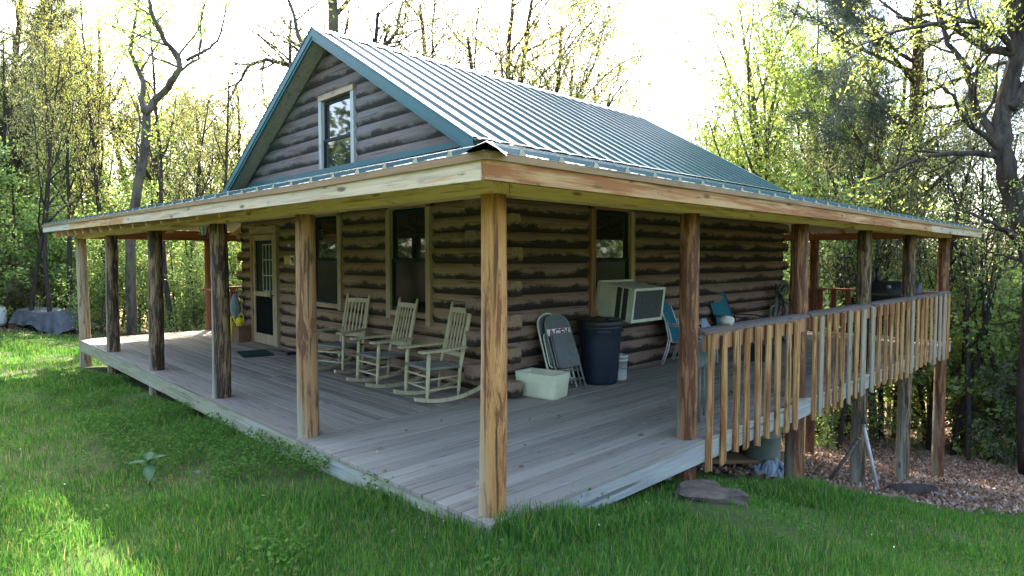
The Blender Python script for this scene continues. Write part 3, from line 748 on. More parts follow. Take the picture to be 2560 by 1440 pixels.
# ------------------------------------------------------------------ windows and door
def window(plane, axis, a0, a1, z0, z1, trims, upper_lites=None, gablew=False):
    """axis 'y': wall faces -x at plane; axis 'x': wall faces -y"""
    def bx(mb, a, b, o0, o1, z, zz):   # o0<o1 : distance outward
        if axis == 'y': mb.box(plane-o1, plane-o0, a, b, z, zz)
        else: mb.box(a, b, plane-o1, plane-o0, z, zz)
    w = None
    mb = MB(); bx(mb, a0, a1, -.10, -.06, z0, z1); w = P(mb, 'window', M['sash'])
    tw = trims['w']
    mb = MB(); bx(mb, a0-tw, a0+.004, -.06, .022, z0-trims['drop0'], z1+.02); mb.build('trim', trims['ma'], w, bevel=.003)
    mb = MB(); bx(mb, a1-.004, a1+tw, -.06, .024, z0-trims['drop1'], z1+.02); mb.build('trim', trims['mb'], w, bevel=.003)
    mb = MB(); bx(mb, a0-.02, a1+.02, -.06, .016, z0-.075, z0-.002); mb.build('sill', trims['ms'], w, bevel=.003)
    mb = MB(); bx(mb, a0-(tw if gablew else .02), a1+(tw if gablew else .02), -.06, .03, z1+.022, z1+.11); mb.build('trim', trims['ms'], w, bevel=.003)
    zm = z0+(z1-z0)*trims.get('mid', .5)
    for q, (s0, s1, dep) in enumerate(((z0, zm, -.025), (zm-.03, z1, -.045))):
        mb = MB(); t = .035
        bx(mb, a0+.006, a0+t, dep-.02, dep+.01, s0, s1); bx(mb, a1-t, a1-.006, dep-.02, dep+.01, s0, s1)
        bx(mb, a0+t, a1-t, dep-.02, dep+.01, s0+.001, s0+.045); bx(mb, a0+t, a1-t, dep-.02, dep+.01, s1-.04, s1-.001)
        sa = mb.build('sash', M['sash'], w)
        mb = MB(); bx(mb, a0+t-.004, a1-t+.004, dep-.016, dep-.008, s0+.04, s1-.036); mb.build('pane', M['glass'] if q or gablew else M['glass_screen'], w)
        if q == 1 and upper_lites:
            mb = MB(); am = a0+(a1-a0)*upper_lites[0]; zz = s0+(s1-s0)*.52
            bx(mb, am-.008, am+.008, dep-.0075, dep-.004, s0+.04, s1-.036); bx(mb, a0+t, a1-t, dep-.0074, dep-.0042, zz-.008, zz+.008); mb.build('muntin', M['sash'], w)
    return w
TR = dict(w=.09, drop0=.16, drop1=.12, ma=M['trim'], mb=M['trim'], ms=M['trimy'], mid=.52)
window(WX-.01, 'y', 3.70, 4.53, .9, 2.25, TR, (.35, ))
window(WX-.01, 'y', 5.97, 6.83, .9, 2.25, dict(TR, drop0=.10, drop1=.1))
window(WY-.01, 'x', 4.11, 4.93, .9, 2.25, dict(TR, ma=M['trimred'], mb=M['trim'], ms=M['trimred'], mid=.52, drop0=.16, drop1=.1))
window(WX+.0, 'y', GW[0]+.09, GW[1]-.09, 2.98, 4.06, dict(w=.085, drop0=.03, drop1=.03, ma=M['trimgrey'], mb=M['trimgrey'], ms=M['trimy'], mid=.46), None, True)
# screen door
mb = MB(); mb.box(WX+.03, WX+.06, 8.2, 9.22, 0.0, 2.04); door = P(mb, 'door', M['black'])
for (y0, y1) in ((8.14, 8.235), (9.185, 9.30)):
    mb = MB(); mb.box(WX-.045, WX+.06, y0, y1, .0, 2.06); mb.build('door_frame', M['trim'] if y0 < 9 else M['trimred'], door, bevel=.003)
mb = MB(); mb.box(WX-.05, WX+.06, 8.14, 9.30, 2.063, 2.2); mb.build('door_frame', M['trimy'], door, bevel=.003)
mb = MB(); X0, X1 = WX-.035, WX-.005
mb.box(X0, X1, 8.238, 8.33, .015, 2.045); mb.box(X0, X1, 9.10, 9.182, .015, 2.045)
mb.box(X0, X1, 8.331, 9.099, .015, .2); mb.box(X0, X1, 8.331, 9.099, .90, .985); mb.box(X0, X1, 8.331, 9.099, 1.94, 2.045)
mb.build('screen_door_frame', M['trim'], door)
mb = MB(); mb.box(WX-.02, WX-.014, 8.33, 9.1, .2, .90); mb.build('screen_panel', M['screen'], door)
mb = MB(); mb.box(WX+.008, WX+.012, 8.33, 9.1, .985, 1.94); mb.build('screen_panel', M['sash'], door)
mb = MB()
y0, y1, z0, z1 = 8.36, 8.80, 1.0, 1.86
for y in (y0, y0+.15, y0+.295, y1): mb.box(WX-.004, WX+.004, y-.014, y+.014, z0, z1)
for z in (z0, z0+.29, z0+.58, z1): mb.box(WX-.0035, WX+.0035, y0+.015, y1-.015, z-.012, z+.012)
mb.build('muntin', M['muntin'], door)
mb = MB()
for z in (.55, .98, 1.75): mb.box(WX-.047, WX-.037, 9.165, 9.2, z, z+.09)
mb.build('hinge', M['hinge'], door)
mb = MB(); mb.bar((WX-.035, 8.29, .93), (WX-.08, 8.29, .93), .02, .02); mb.bar((WX-.08, 8.29, .88), (WX-.08, 8.29, 1.02), .02, .02); mb.build('handle', M['hinge'], door)
# ------------------------------------------------------------------ rocking chairs
def make_rocker(name, label):
    """local frame: the sitter looks along -x; origin on the floor under the seat"""
    t = thing(name, label, 'rocking chair', (0,0,0), 0, 'wooden rocking chairs along the log wall')
    m = M['rocker']; hw = .255
    for s in (-1, 1):
        y = s*hw
        # rocker runner
        pts = []
        for i in range(13):
            x = -.40+.86*i/12; pts.append((x, y, .022+.36*(x-.0)**2*(1 if x < 0 else 1.15)))
        mb = MB(); rws = []
        for (x, yy, z) in pts: rws.append([(x, yy-.016, z-.02), (x, yy+.016, z-.02), (x, yy+.016, z+.022), (x, yy-.016, z+.022), (x, yy-.016, z-.02)])
        mb.sheet(rws); mb.f += [(3,2,1,0), (60,61,62,63)]; mb.sm += [False]*2; mb.mi += [0]*2
        mb.build('rocker', m, t)
        mb = MB(); mb.tube([(-.25, y, .045), (-.245, y, .12), (-.235, y, .3), (-.225, y, .5), (-.22, y, .575)], [.013,.021,.023,.023,.015], 10); mb.build('leg', m, t)
        ty = y*.83
        mb = MB(); mb.tube([(.17, y*.86, .05), (.18, y*.86, .14), (.2, y*.85, .36), (.265, y*.84, .62), (.36, ty, 1.05), (.368, ty, 1.09)], [.013,.02,.023,.022,.019,.012], 10); mb.build('back_post', m, t)
        mb = MB(); poly = [(-.33,-.045),(-.30,-.055),(-.1,-.05),(.2,-.028),(.285,-.022),(.285,.022),(.2,.028),(-.1,.05),(-.30,.055),(-.33,.045)]
        mb.prism(poly, lambda a, b, q, y=y: (a, y*(1.0-.12*max(0, (a+.1)/.4))+b, q+.03*max(0, a)), .572, .594); mb.build('arm', m, t)
        mb = MB()
        for z, r in ((.15, .011), (.27, .011)): mb.tube([(-.24, y, z), (.185, y*.86, z)], r, 6)
        mb.build('stretcher', m, t)
    mb = MB()
    for z in (.17, .3): mb.tube([(-.235, -hw, z), (-.235, hw, z)], .012, 6)
    mb.tube([(.19, -hw*.86, .2), (.19, hw*.86, .2)], .011, 6); mb.build('stretcher', m, t)
    # woven seat: saddle sheet with rails
    mb = MB(); rws = []
    for i in range(9):
        x = -.24+.45*i/8; row = []
        for k in range(9):
            u = k/8*2-1; y = u*(hw-.005)*(1-.14*(i/8)); row.append((x, y, .392-.022*(1-u*u)*math.sin(math.pi*i/8)-.012*(i/8)))
        rws.append(row)
    mb.sheet(rws, True); mb.tube([(-.243, -hw, .385), (-.243, hw, .385)], .02, 8); mb.tube([(.21, -hw*.86, .37), (.21, hw*.86, .37)], .018, 8)
    for s in (-1, 1): mb.tube([(-.24, s*hw, .388), (.205, s*hw*.86, .375)], .017, 8)
    mb.build('seat', M['seatweave'], t)
    for (x, z, h) in ((.235, .50, .055), (.35, 1.0, .075)):
        mb = MB(); mb.box(x-.011, x+.011, -hw*.82, hw*.82, z-h/2, z+h/2)
        if z > .9:
            mb = MB(); poly = [(-hw*.82, z-.035), (hw*.82, z-.035), (hw*.82, z+.02)] + [(hw*.82*(1-2*i/8), z+.02+.008*math.sin(math.pi*i/8)) for i in range(1, 8)] + [(-hw*.82, z+.02)]
            mb.prism(poly, lambda a, b, q: (q, a, b), x-.01, x+.01)
        mb.build('back_rail', m, t)
    for k in range(6):
        y = (-.5+(k+.5)/6)*hw*1.62
        mb = MB(); mb.bar((.242, y, .525), (.347, y*.98, .968), .024, .011, (1,0,0)); mb.build('slat', m, t)
    return t
M['yellowwood'] = plain('sign_wood', (.5,.34,.1), .6)
M['seatweave'] = plain('woven_seat', (.2,.2,.17), .85, .1, var=.3, scale=60, bump=.4)
c1 = make_rocker('rocking_chair', 'grey wooden rocking chair between the two front windows, farthest left of three')
c1.location = (1.86, 5.22, 0); c1.rotation_euler = (0, 0, R(17))
dup(c1, (1.78, 3.99, 0), R(-3), None, 'grey wooden rocking chair standing directly before the paned front window, middle of three')
dup(c1, (1.76, 2.90, 0), R(-8), None, 'grey wooden rocking chair nearest the corner post, with whole runner showing')

# ------------------------------------------------------------------ folding chairs leaning on the side wall
def folding_chair(label, mseat, mframe, loc, lean, rz, band=True):
    t = thing('folding_chair', label, 'folding chair', loc, rz, 'folded metal chairs leaning on the log wall')
    Mx = Matrix.Rotation(-lean, 4, 'X')
    def tr(mb): mb.v = [tuple(Mx @ Vector(v)) for v in mb.v]
    w = .215
    mb = MB(); pts = [(-w, 0, 0), (-w, 0, .3), (-w, 0, .62), (-w, 0, .78)]
    for i in range(1, 8):
        a = math.pi-math.pi*i/8; pts.append((w*math.cos(a), 0, .80+.16*math.sin(a)))
    pts += [(w, 0, .78), (w, 0, .62), (w, 0, .3), (w, 0, 0)]
    mb.tube(pts, .0125, 8); tr(mb); mb.build('frame', mframe, t)
    mb = MB()
    mb.tube([(-w+.035, .035, .05), (-w+.03, .03, .66)], .011, 8); mb.tube([(w-.035, .035, .05), (w-.03, .03, .66)], .011, 8)
    for z, y in ((.13, .03),): mb.tube([(-w+.03, y, z), (w-.03, y, z)], .009, 6)
    tr(mb); mb.build('rear_legs', mframe, t)
    mb = MB()
    for z in (.12, .235): mb.tube([(-w, 0, z), (w, 0, z)], .0095, 6)
    tr(mb); mb.build('crossbar', mframe, t)
    mb = MB(); poly = [(-w+.012, .70)] + [((w-.012)*math.cos(math.pi-math.pi*i/10), .79+.155*math.sin(math.pi-math.pi*i/10)) for i in range(11)] + [(w-.012, .70)]
    mb.prism(poly, lambda a, b, q: (a, q, b), -.004, .014); tr(mb); mb.build('backrest', mseat, t, bevel=.003)
    mb = MB(); poly = []
    for (cx, cz, a0) in ((w-.075, .34, -90), (w-.085, .65, 0), (-w+.085, .65, 90), (-w+.075, .34, 180)):
        for k in range(5): a = R(a0+90*k/4); poly.append((cx+.05*math.cos(a), cz+.05*math.sin(a)))
    mb.prism(poly, lambda a, b, q: (a, q, b), -.05, -.018); tr(mb); mb.build('seat', mseat, t, bevel=.006)
    mb = MB(); cyc = [(a*1.04, -.03, .495+(b-.495)*1.03) for a, b in poly]; mb.tube(cyc+cyc[:1], .008, 6, False); tr(mb); mb.build('seat_rim', mframe, t)
    if band:
        mb = MB(); mb.box(-w+.016, w-.016, -.0065, -.0045, .69, .775); tr(mb); bd = mb.build('printed_band', M['white'], t)
        cu = bpy.data.curves.new('lettering', 'FONT'); cu.body = 'ACEV'; cu.size = .125; cu.align_x = 'CENTER'; cu.extrude = .0006; cu.offset = .004
        tmp = bpy.data.objects.new('tmp', cu); COL.objects.link(tmp); dg = bpy.context.evaluated_depsgraph_get()
        me = bpy.data.meshes.new_from_object(tmp.evaluated_get(dg)); bpy.data.objects.remove(tmp)
        o = bpy.data.objects.new('lettering', me); COL.objects.link(o); me.materials.clear(); me.materials.append(M['maroon'])
        for v in me.vertices: v.co = Mx @ Vector((v.co.x*1.12, -.0072-v.co.z, v.co.y+.682))
        o.parent = bd
    return t
folding_chair('folded grey metal chair with maroon printed band, leaning in front', M['greyseat'], M['greymetal'], (3.2, 2.03, .012), R(21), R(-3))
folding_chair('folded chair with pale edge, mostly hidden behind the grey folding chair', M['greyseat'], M['accase'], (3.14, 2.12, .012), R(19), R(-1), False)

# ------------------------------------------------------------------ bin, pail, foam box
t = thing('trash_can', 'tall dark navy plastic trash can with black lid under the air conditioner', 'trash can', (3.84, 2.13, 0))
mb = MB(); mb.lathe([(.0,0),(.205,0),(.222,.02),(.228,.06),(.262,.55),(.272,.70),(.282,.72),(.282,.755),(.272,.757),(.25,.70),(.0,.69)], n=40)
for v in (0,): pass
mb.build('body', M['navy'], t)
mb = MB()
for s in (-1, 1): mb.bar((s*.275*math.cos(.5), -.275*math.sin(.5)-.02, .69), (s*.275*math.cos(1.1), -.275*math.sin(1.1)-.02, .69), .03, .035)
mb.build('handle', M['navy'], t)
mb = MB(); mb.lathe([(.29,.745),(.298,.76),(.296,.80),(.285,.822),(.25,.832),(.225,.823),(.1,.835),(0,.838)], n=40); mb.bar((-.12,-.2,.838), (.12,-.2,.838), .05, .02); mb.build('lid', M['black'], t)
t = thing('bucket', 'white plastic bucket with wire handle right of the trash can', 'bucket', (4.2, 2.12, 0))
mb = MB(); mb.lathe([(0,0),(.118,0),(.124,.01),(.132,.25),(.14,.25),(.141,.27),(.134,.272),(.134,.30),(.143,.302),(.144,.325),(.137,.327),(.12,.02),(0,.015)], n=32); mb.build('body', M['pail'], t)
mb = MB(); mb.tube([(.0+.142*math.cos(a), -.142+.0*a, .25) if False else (.142*math.cos(a), -.06*math.sin(a)*1.0-.085*math.sin(a), .26-.11*math.sin(a)) for a in [math.pi*i/14 for i in range(15)]], .003, 6); mb.build('handle', M['hinge'], t)
# open foam box with a chipped rim: hollow, rounded corners
t = thing('foam_box', 'open cream foam cooler box without lid on the deck by the corner', 'cooler', (2.70, 2.09, 0), R(10))
def rrect(hx, hy, r, n=5):
    pts = []
    for (cx, cy, a0) in ((hx-r, hy-r, 0), (-hx+r, hy-r, 90), (-hx+r, -hy+r, 180), (hx-r, -hy+r, 270)):
        for k in range(n+1): a = R(a0+90*k/n); pts.append((cx+r*math.cos(a), cy+r*math.sin(a)))
    return pts
mb = MB(); rws = []
for (hx, hy, r, z) in ((.135,.235,.03,0),(.155,.255,.04,.012),(.16,.262,.04,.04),(.172,.282,.03,.285),(.17,.28,.03,.29),(.142,.252,.025,.288),(.14,.25,.025,.285),(.132,.24,.025,.045),(.12,.23,.02,.035)):
    q = rrect(hx, hy, r); row = []
    for i, (x, y) in enumerate(q):
        zz = z
        if z > .2 and y > .2 and -.09 < x < .02: zz = z-.03
        row.append((x, y, zz+(.003*math.sin(i*2.3) if z > .2 else 0)))
    rws.append(row+row[:1])
mb.sheet(rws, True); n = len(rws[0])-1
mb.f.append(tuple(reversed(range(n)))); mb.sm.append(False); mb.mi.append(0)
mb.f.append(tuple((len(rws)-1)*(n+1)+k for k in range(n))); mb.sm.append(False); mb.mi.append(0)
mb.build('body', M['foam'], t)

# ------------------------------------------------------------------ window air conditioner
t = thing('air_conditioner', 'old cream window air conditioner jutting from the side wall window', 'air conditioner', (4.52, 2.17, .80))
tilt = Matrix.Rotation(R(-7)*-1, 4, 'X')
def tl(mb): mb.v = [tuple(tilt @ Vector(v)) for v in mb.v]; return mb
hx = .36
mb = MB(); mb.box(-hx, hx, -.285, .32, 0, .455); tl(mb).build('case', M['accase'], t, bevel=.006)
mb = MB()
for y in (-.06, -.165):
    mb.box(-hx-.004, -hx+.001, y-.038, y+.038, .02, .44)
tl(mb).build('vent', M['acdark'], t)
mb = MB()
for y in (-.06, -.165):
    for k in range(22): z = .03+k*.0186; mb.bar((-hx-.007, y-.037, z), (-hx-.003, y+.037, z), .006, .005)
tl(mb).build('louvre', M['sash'], t)
mb = MB(); mb.box(-hx+.035, hx-.035, -.292, -.284, .04, .42); tl(mb).build('coil_panel', M['acdark'], t)
mb = MB()
for b in ((-hx-.006, -hx+.035, .0, .455), (hx-.035, hx+.006, .0, .455), (-hx+.0351, hx-.0351, .42, .455), (-hx+.0351, hx-.0351, .0, .04)): mb.box(b[0], b[1], -.298, -.286, b[2], b[3])
tl(mb).build('face_frame', M['accase'], t, bevel=.003)
mb = MB(); mb.box(-hx-.01, hx+.01, .255, .30, .456, .48); tl(mb).build('top_flange', M['accase'], t)

# ------------------------------------------------------------------ sling chairs
def sling_chair(name, label, cat, loc, rz, mframe, twin=True, seat_h=.40, depth=.5, recl=.22, bh=.56, low=False):
    """faces +x in its own frame"""
    t = thing(name, label, cat, loc, rz)
    w = .29; offs = (0, .03) if twin else (0,)
    xb = -depth/2
    for s in (-1, 1):
        for o in offs[:1]:
            mb = MB()
            for o in offs:
                y = s*w
                # front leg sweeping up into the arm, rear leg running up beside the back
                mb.tube([(depth/2+.02+o, y, .01), (depth/2+.0+o, y, .3), (depth/2-.03+o*.8, y, .52-o*.3), (depth/2-.12, y, .615-o), (depth/2-.28, y, .64-o), (xb-.06, y, .63-o)], .0105, 8)
            mb.build('arm', mframe, t)
            mb = MB()
            for o in offs: mb.tube([(xb-.13-o, y, .01), (xb-.05-o, y, .25), (xb-.02-o, y, .42), (xb-.07-o, y, .66)], .0105, 8)
            mb.build('leg', mframe, t)
    mb = MB(); pr = [(xb+.0, seat_h-.045), (xb+.12, seat_h-.03), (0, seat_h-.02), (depth/2-.06, seat_h), (depth/2, seat_h-.004)]
    rws = [[(x, -w+.025, z), (x, 0, z-.012), (x, w-.025, z)] for x, z in pr]; mb.sheet(rws, True); mb.sheet([[(a, b, c-.006) for a, b, c in r] for r in rws], True)
    mb.build('seat', M['teal'], t)
    for s in (-1, 1):
        mb = MB(); mb.tube([(x, s*(w-.02), z) for x, z in pr], .012, 8); mb.build('seat_tube', mframe, t)
    top = seat_h+bh
    pb = [(xb+.0, seat_h-.045), (xb-.03, seat_h+.08), (xb-recl*.5, seat_h+bh*.5), (xb-recl*.92, top-.03), (xb-recl*1.05, top)]
    mb = MB()
    rws = [[(x, -w+.025+(.02 if i == 4 else 0), z-(.0 if i < 4 else .01)), (x-.015, 0, z+(.015 if i == 4 else 0)), (x, w-.025-(.02 if i == 4 else 0), z-(.0 if i < 4 else .01))] for i, (x, z) in enumerate(pb)]
    mb.sheet(rws, True); mb.sheet([[(a-.006, b, c) for a, b, c in r] for r in rws], True); mb.build('backrest', M['teal'], t)
    for s in (-1, 1):
        mb = MB(); mb.tube([(x-.004, s*(w-.02), z) for x, z in pb], .012, 8); mb.build('back_tube', mframe, t)
    return t
sling_chair('patio_chair', 'teal sling patio chair with white tube frame, behind the porch post', 'patio chair', (5.93, 1.98, 0), R(-74), M['white_metal'])
sling_chair('lounge_chair', 'dark framed teal sling chair with reclined back, behind the balusters', 'lounge chair', (7.55, 1.95, 0), R(-95), M['black'], False, .37, .62, .30, .74)
t = thing('storage_crate', 'low dark plastic crate on the deck beneath the reclined teal chair', 'crate', (7.1, 1.45, 0), R(12))
mb = MB(); mb.box(-.2,.2,-.15,.15,0,.012)
for a in ((-.2,.2,-.15,-.14),(-.2,.2,.14,.15),(-.2,-.19,-.139,.139),(.19,.2,-.139,.139)): mb.box(a[0],a[1],a[2],a[3],.013,.2)
mb.build('body', M['black'], t, bevel=.004); mb = MB(); mb.box(-.21,.21,-.16,.16,.2,.225); mb.build('lid', M['navy'], t, bevel=.006)
t = thing('folded_seat', 'blue grey folded stadium seat propped behind the railing near the pale stone', 'folded seat', (3.05, .25, .55), R(20))
mb = MB(); mb.prism([(-.16,.0),(.17,.0),(.15,.42),(.1,.46)], lambda a, b, q: (a, q, b), -.02, .02); mb.build('cushion', M['bluecloth'], t, bevel=.01)
mb = MB(); mb.tube([(-.15,0,-.54),(-.13,0,.0)], .012, 6); mb.tube([(.15,0,-.54),(.15,0,.0)], .012, 6); mb.build('leg', M['greymetal'], t)

# pale rounded stone on the rail
def rock(name, label, cat, loc, size, mat, seed, rz=0, flat=.0, parent=None, rough=.22, smooth=True):
    mb = MB(); n, m = 14, 22; rws = []
    for i in range(n+1):
        th = math.pi*i/n; row = []
        for k in range(m):
            ph = 2*math.pi*k/m; d = Vector((math.sin(th)*math.cos(ph), math.sin(th)*math.sin(ph), math.cos(th)))
            r = 1+rough*noise.noise(d*1.3+Vector((seed,)*3))+rough*.35*noise.noise(d*3.5+Vector((seed*2,)*3))
            p = d*r
            if flat and p.z > flat: p.z = flat+(p.z-flat)*.18
            row.append((p.x*size[0], p.y*size[1], p.z*size[2]))
        rws.append(row+row[:1])
    mb.sheet(rws, smooth); o = mb.build(name, mat, None); o.location = loc; o.rotation_euler = (0,0,rz); tag(o, label, cat); return o
rock('rail_stone', 'pale rounded stone resting on the near end of the rail', 'stone', (3.02, -.02, 1.012), (.072,.066,.055), M['stone'], 3.1)
# gnarled driftwood bundle at the end of the side wall
t = thing('driftwood_figure', 'gnarled olive grey driftwood bundle leaning at the far end of the side wall', 'driftwood', (9.75, 2.12, 0), R(-35))
for k in range(9):
    rr = random.Random(k+5); mb = MB(); x = (k-4)*.06; pts = []
    for i in range(9):
        z = 1.12*i/8*(.8+.2*rr.random()) ; pts.append((x*(1.4-.5*abs(i-4)/4)+.05*math.sin(i*1.1+k), .05*math.sin(i*.9+k*2)+.1*i/8, z))
    mb.tube(pts, [.05-.004*i+.012*rr.random() for i in range(9)], 8); mb.build('limb', M['drift'], t)
mb = MB(); mb.tube([(.14*math.cos(a), -.02, .92+.17*math.sin(a)) for a in [2*math.pi*i/14 for i in range(15)]], .028, 8, False); mb.build('knot_ring', M['drift'], t)
mb = MB(); mb.tube([(-.12+.1*math.cos(a), -.04, 1.02+.12*math.sin(a)) for a in [2*math.pi*i/12 for i in range(13)]], .024, 8, False); mb.build('knot_ring', M['drift'], t)

# ------------------------------------------------------------------ by the door
t = thing('door_mat', 'dark green ribbed door mat lying askew before the screen door', 'door mat', (1.62, 7.68, 0.004), R(78))
mb = MB(); mb.box(-.36,.36,-.24,.24,0,.012); mb.build('base', M['mat'], t, bevel=.003)
mb = MB()
for k in range(17): mb.box(-.34,.34,-.225+k*.0275,-.215+k*.0275,.0125,.019)
mb.build('ribs', M['mat'], t)
t = thing('broom', 'black broom lying on the deck beside the door mat', 'broom', (2.0, 7.65, .02), R(-88))
mb = MB(); mb.tube([(-.42,0,.0),(.38,.02,.005)], .014, 8); mb.build('handle', M['black'], t)
mb = MB(); mb.prism([(.36,-.05),(.52,-.09),(.52,.1),(.36,.06)], lambda a, b, q: (a, b, q), -.015, .03); mb.build('head', M['navy'], t)
t = thing('wooden_box', 'low brown wooden box on the deck left of the door', 'box', (2.07, 9.45, 0), R(4))
mb = MB(); mb.box(-.12,.12,-.16,.16,0,.28); mb.build('body', M['card'], t, bevel=.006); mb = MB(); mb.box(-.125,.125,-.165,.165,.2805,.3); mb.build('lid', M['card'], t, bevel=.004)
def can(label, loc, rz, s, gname='yellow watering cans by the door'):
    t = thing('watering_can', label, 'watering can', loc, rz, gname); t.scale = (s, s, s)
    mb = MB(); mb.lathe([(0,0),(.09,0),(.1,.01),(.1,.2),(.085,.24),(.05,.26),(.045,.27),(.0,.268)], n=24); mb.build('body', M['yellow'], t)
    mb = MB(); mb.tube([(.09,0,.05),(.16,0,.14),(.22,0,.27)], [.03,.022,.018], 10); mb.lathe([(.0,0),(.05,.0),(.018,-.05)], (.226,0,.29), 16); mb.build('spout', M['yellow'], t)
    mb = MB(); mb.tube([(.02,0,.26),(.0,0,.36),(-.07,0,.4),(-.14,0,.33),(-.15,0,.2),(-.095,0,.07)], .014, 8); mb.build('handle', M['yellow'], t)
can('tall yellow watering can standing on the deck left of the brown box', (1.99, 9.72, .004), R(70), 1.15)
can('small round yellow watering can sitting on top of the brown box', (2.05, 9.47, .302), R(120), .62)
t = thing('hanging_umbrella', 'folded blue grey umbrella hanging from a log end by the door', 'umbrella', (2.1, 9.80, .36))
mb = MB(); mb.lathe([(.004,-.06),(.03,.0),(.07,.12),(.12,.26),(.09,.38),(.045,.52),(.02,.56)], n=10, smooth=False); mb.build('canopy', M['bluecloth'], t)
mb = MB(); mb.tube([(0,0,-.14),(0,0,.62)], .008, 6); mb.tube([(0,0,.62),(.02,0,.66),(.05,0,.66),(.06,0,.62)], .01, 6); mb.build('shaft', M['black'], t)
t = thing('wooden_sign', 'small wooden sign with a dark bear silhouette on the logs beside the door', 'sign', (WX-.022, 7.62, 1.575))
mb = MB(); mb.box(-.014,.012,-.21,.21,-.088,.088); mb.build('board', M['trimy'], t, bevel=.004)
mb = MB(); mb.box(-.0175,-.0145,-.03,.19,-.065,.065); mb.build('plank_face', M['yellowwood'], t)
mb = MB(); mb.box(-.0175,-.0145,-.2,-.034,-.078,.078); mb.build('light_panel', M['white'], t)
mb = MB(); bear = [(-.06,-.06),(-.045,-.06),(-.043,-.02),(-.015,-.018),(-.012,-.06),(.006,-.06),(.01,-.0),(.022,.01),(.05,.02),(.056,.034),(.04,.05),(.03,.062),(.02,.052),(.0,.05),(-.04,.052),(-.062,.03),(-.066,-.01)]
mb.prism([(a*1.05, b) for a, b in bear], lambda a, b, q: (q, a-.118, b), -.0205, -.018); mb.build('bear_silhouette', M['black'], t)
t = thing('name_plaque', 'tiny pale plaque on the logs above the bear sign', 'plaque', (WX-.012, 7.66, 1.83))
mb = MB(); mb.box(-.012,.008,-.055,.055,-.02,.02); mb.build('plate', M['accase'], t, bevel=.003)
mb = MB(); mb.lathe([(0,0),(.008,0),(.008,.012),(0,.012)], (-.014,.04,-.006), 8); mb.lathe([(0,0),(.008,0),(.008,.012),(0,.012)], (-.014,-.04,-.006), 8); mb.build('screw', M['hinge'], t)
t = thing('porch_lantern', 'black porch lantern with frosted panes hanging under the porch roof', 'lantern', (1.2, 8.74, 1.985))
mb = MB(); mb.lathe([(0,.27),(.02,.265),(.03,.24),(.085,.215),(.09,.2),(.0,.2)], n=6, smooth=False); mb.lathe([(.0,.02),(.045,.02),(.05,.0),(.015,-.02),(0,-.03)], n=6, smooth=False)
for k in range(6):
    a = math.pi*k/3; mb.bar((.046*math.cos(a), .046*math.sin(a), .02), (.083*math.cos(a), .083*math.sin(a), .2), .007, .007)
mb.tube([(0,0,.26),(0,0,.46)], .006, 6); mb.build('frame', M['black'], t)
mb = MB(); mb.lathe([(.042,.022),(.078,.198)], n=6, smooth=False); mb.build('pane', M['lampglass'], t)
t = thing('sandal', 'dark brown sandal on the deck under the leftmost rocking chair', 'sandal', (1.95, 4.72, 0), R(60))
mb = MB(); poly = [(.13*math.cos(a)*(1 if math.cos(a) > 0 else 1.05), (.05 if math.cos(a) > 0 else .038)*math.sin(a)) for a in [2*math.pi*i/18 for i in range(18)]]
mb.prism(poly, lambda a, b, q: (a, b, q), 0, .022); mb.build('sole', M['black'], t)
mb = MB(); mb.tube([(.02,-.048,.02),(.03,-.02,.06),(.03,.02,.06),(.02,.048,.02)], [.02,.024,.024,.02], 8, flat=.4); mb.tube([(-.08,-.04,.02),(-.09,-.0,.05),(-.08,.04,.02)], .014, 8, flat=.5); mb.build('strap', M['leather'], t)
t = thing('red_tub', 'small red plastic tub on the deck behind the corner post', 'tub', (2.10, 2.44, 0)); t.scale = (.62,.62,.62)
mb = MB(); mb.lathe([(0,0),(.07,0),(.085,.12),(.09,.125),(.09,.14),(.08,.14),(.065,.015),(0,.012)], n=20); mb.build('body', M['red'], t)
mb = MB(); mb.tube([(.086*math.cos(a), 0, .13+.06*math.sin(a)) for a in [math.pi*i/10 for i in range(11)]], .004, 6); mb.build('handle', M['white'], t)

# ------------------------------------------------------------------ barrel grill on the far end of the deck
t = thing('barrel_grill', 'black barrel smoker grill with chimney at the far end of the deck', 'grill', (11.05, .72, 0), R(-80))
mb = MB(); n = 16; L = .52
prof = [(L*-1, .02), (-L, .2), (-L+.06, .255), (L-.06, .255), (L, .2), (L, .02)]
vs = []
for (x, r) in prof:
    for k in range(24): a = 2*math.pi*k/24; vs.append((x, r*math.cos(a), .92+r*math.sin(a)))
fs = [(i*24+k, i*24+(k+1) % 24, (i+1)*24+(k+1) % 24, (i+1)*24+k) for i in range(5) for k in range(24)]
mb.add(vs, fs, True); mb.build('barrel', M['black'], t)
mb = MB(); mb.tube([(-.22,0,1.12),(-.22,0,1.42)], .04, 12); mb.build('chimney', M['black'], t)
mb = MB(); mb.bar((-.5,-.27,.92),(.5,-.27,.92),.03,.04); mb.build('shelf', M['hinge'], t)
mb = MB(); mb.lathe([(0,0),(.045,.0),(.045,.008),(0,.012)], (0,0,0), 16); mb.v = [(v[0], -.215-v[2], 1.06+v[1]) for v in mb.v]; mb.build('thermometer', M['greymetal'], t)
for sx in (-1, 1):
    for sy in (-1, 1): mb = MB(); mb.tube([(sx*.38, sy*.12, .74),(sx*.42, sy*.22, 0)], .016, 8); mb.build('leg', M['black'], t)

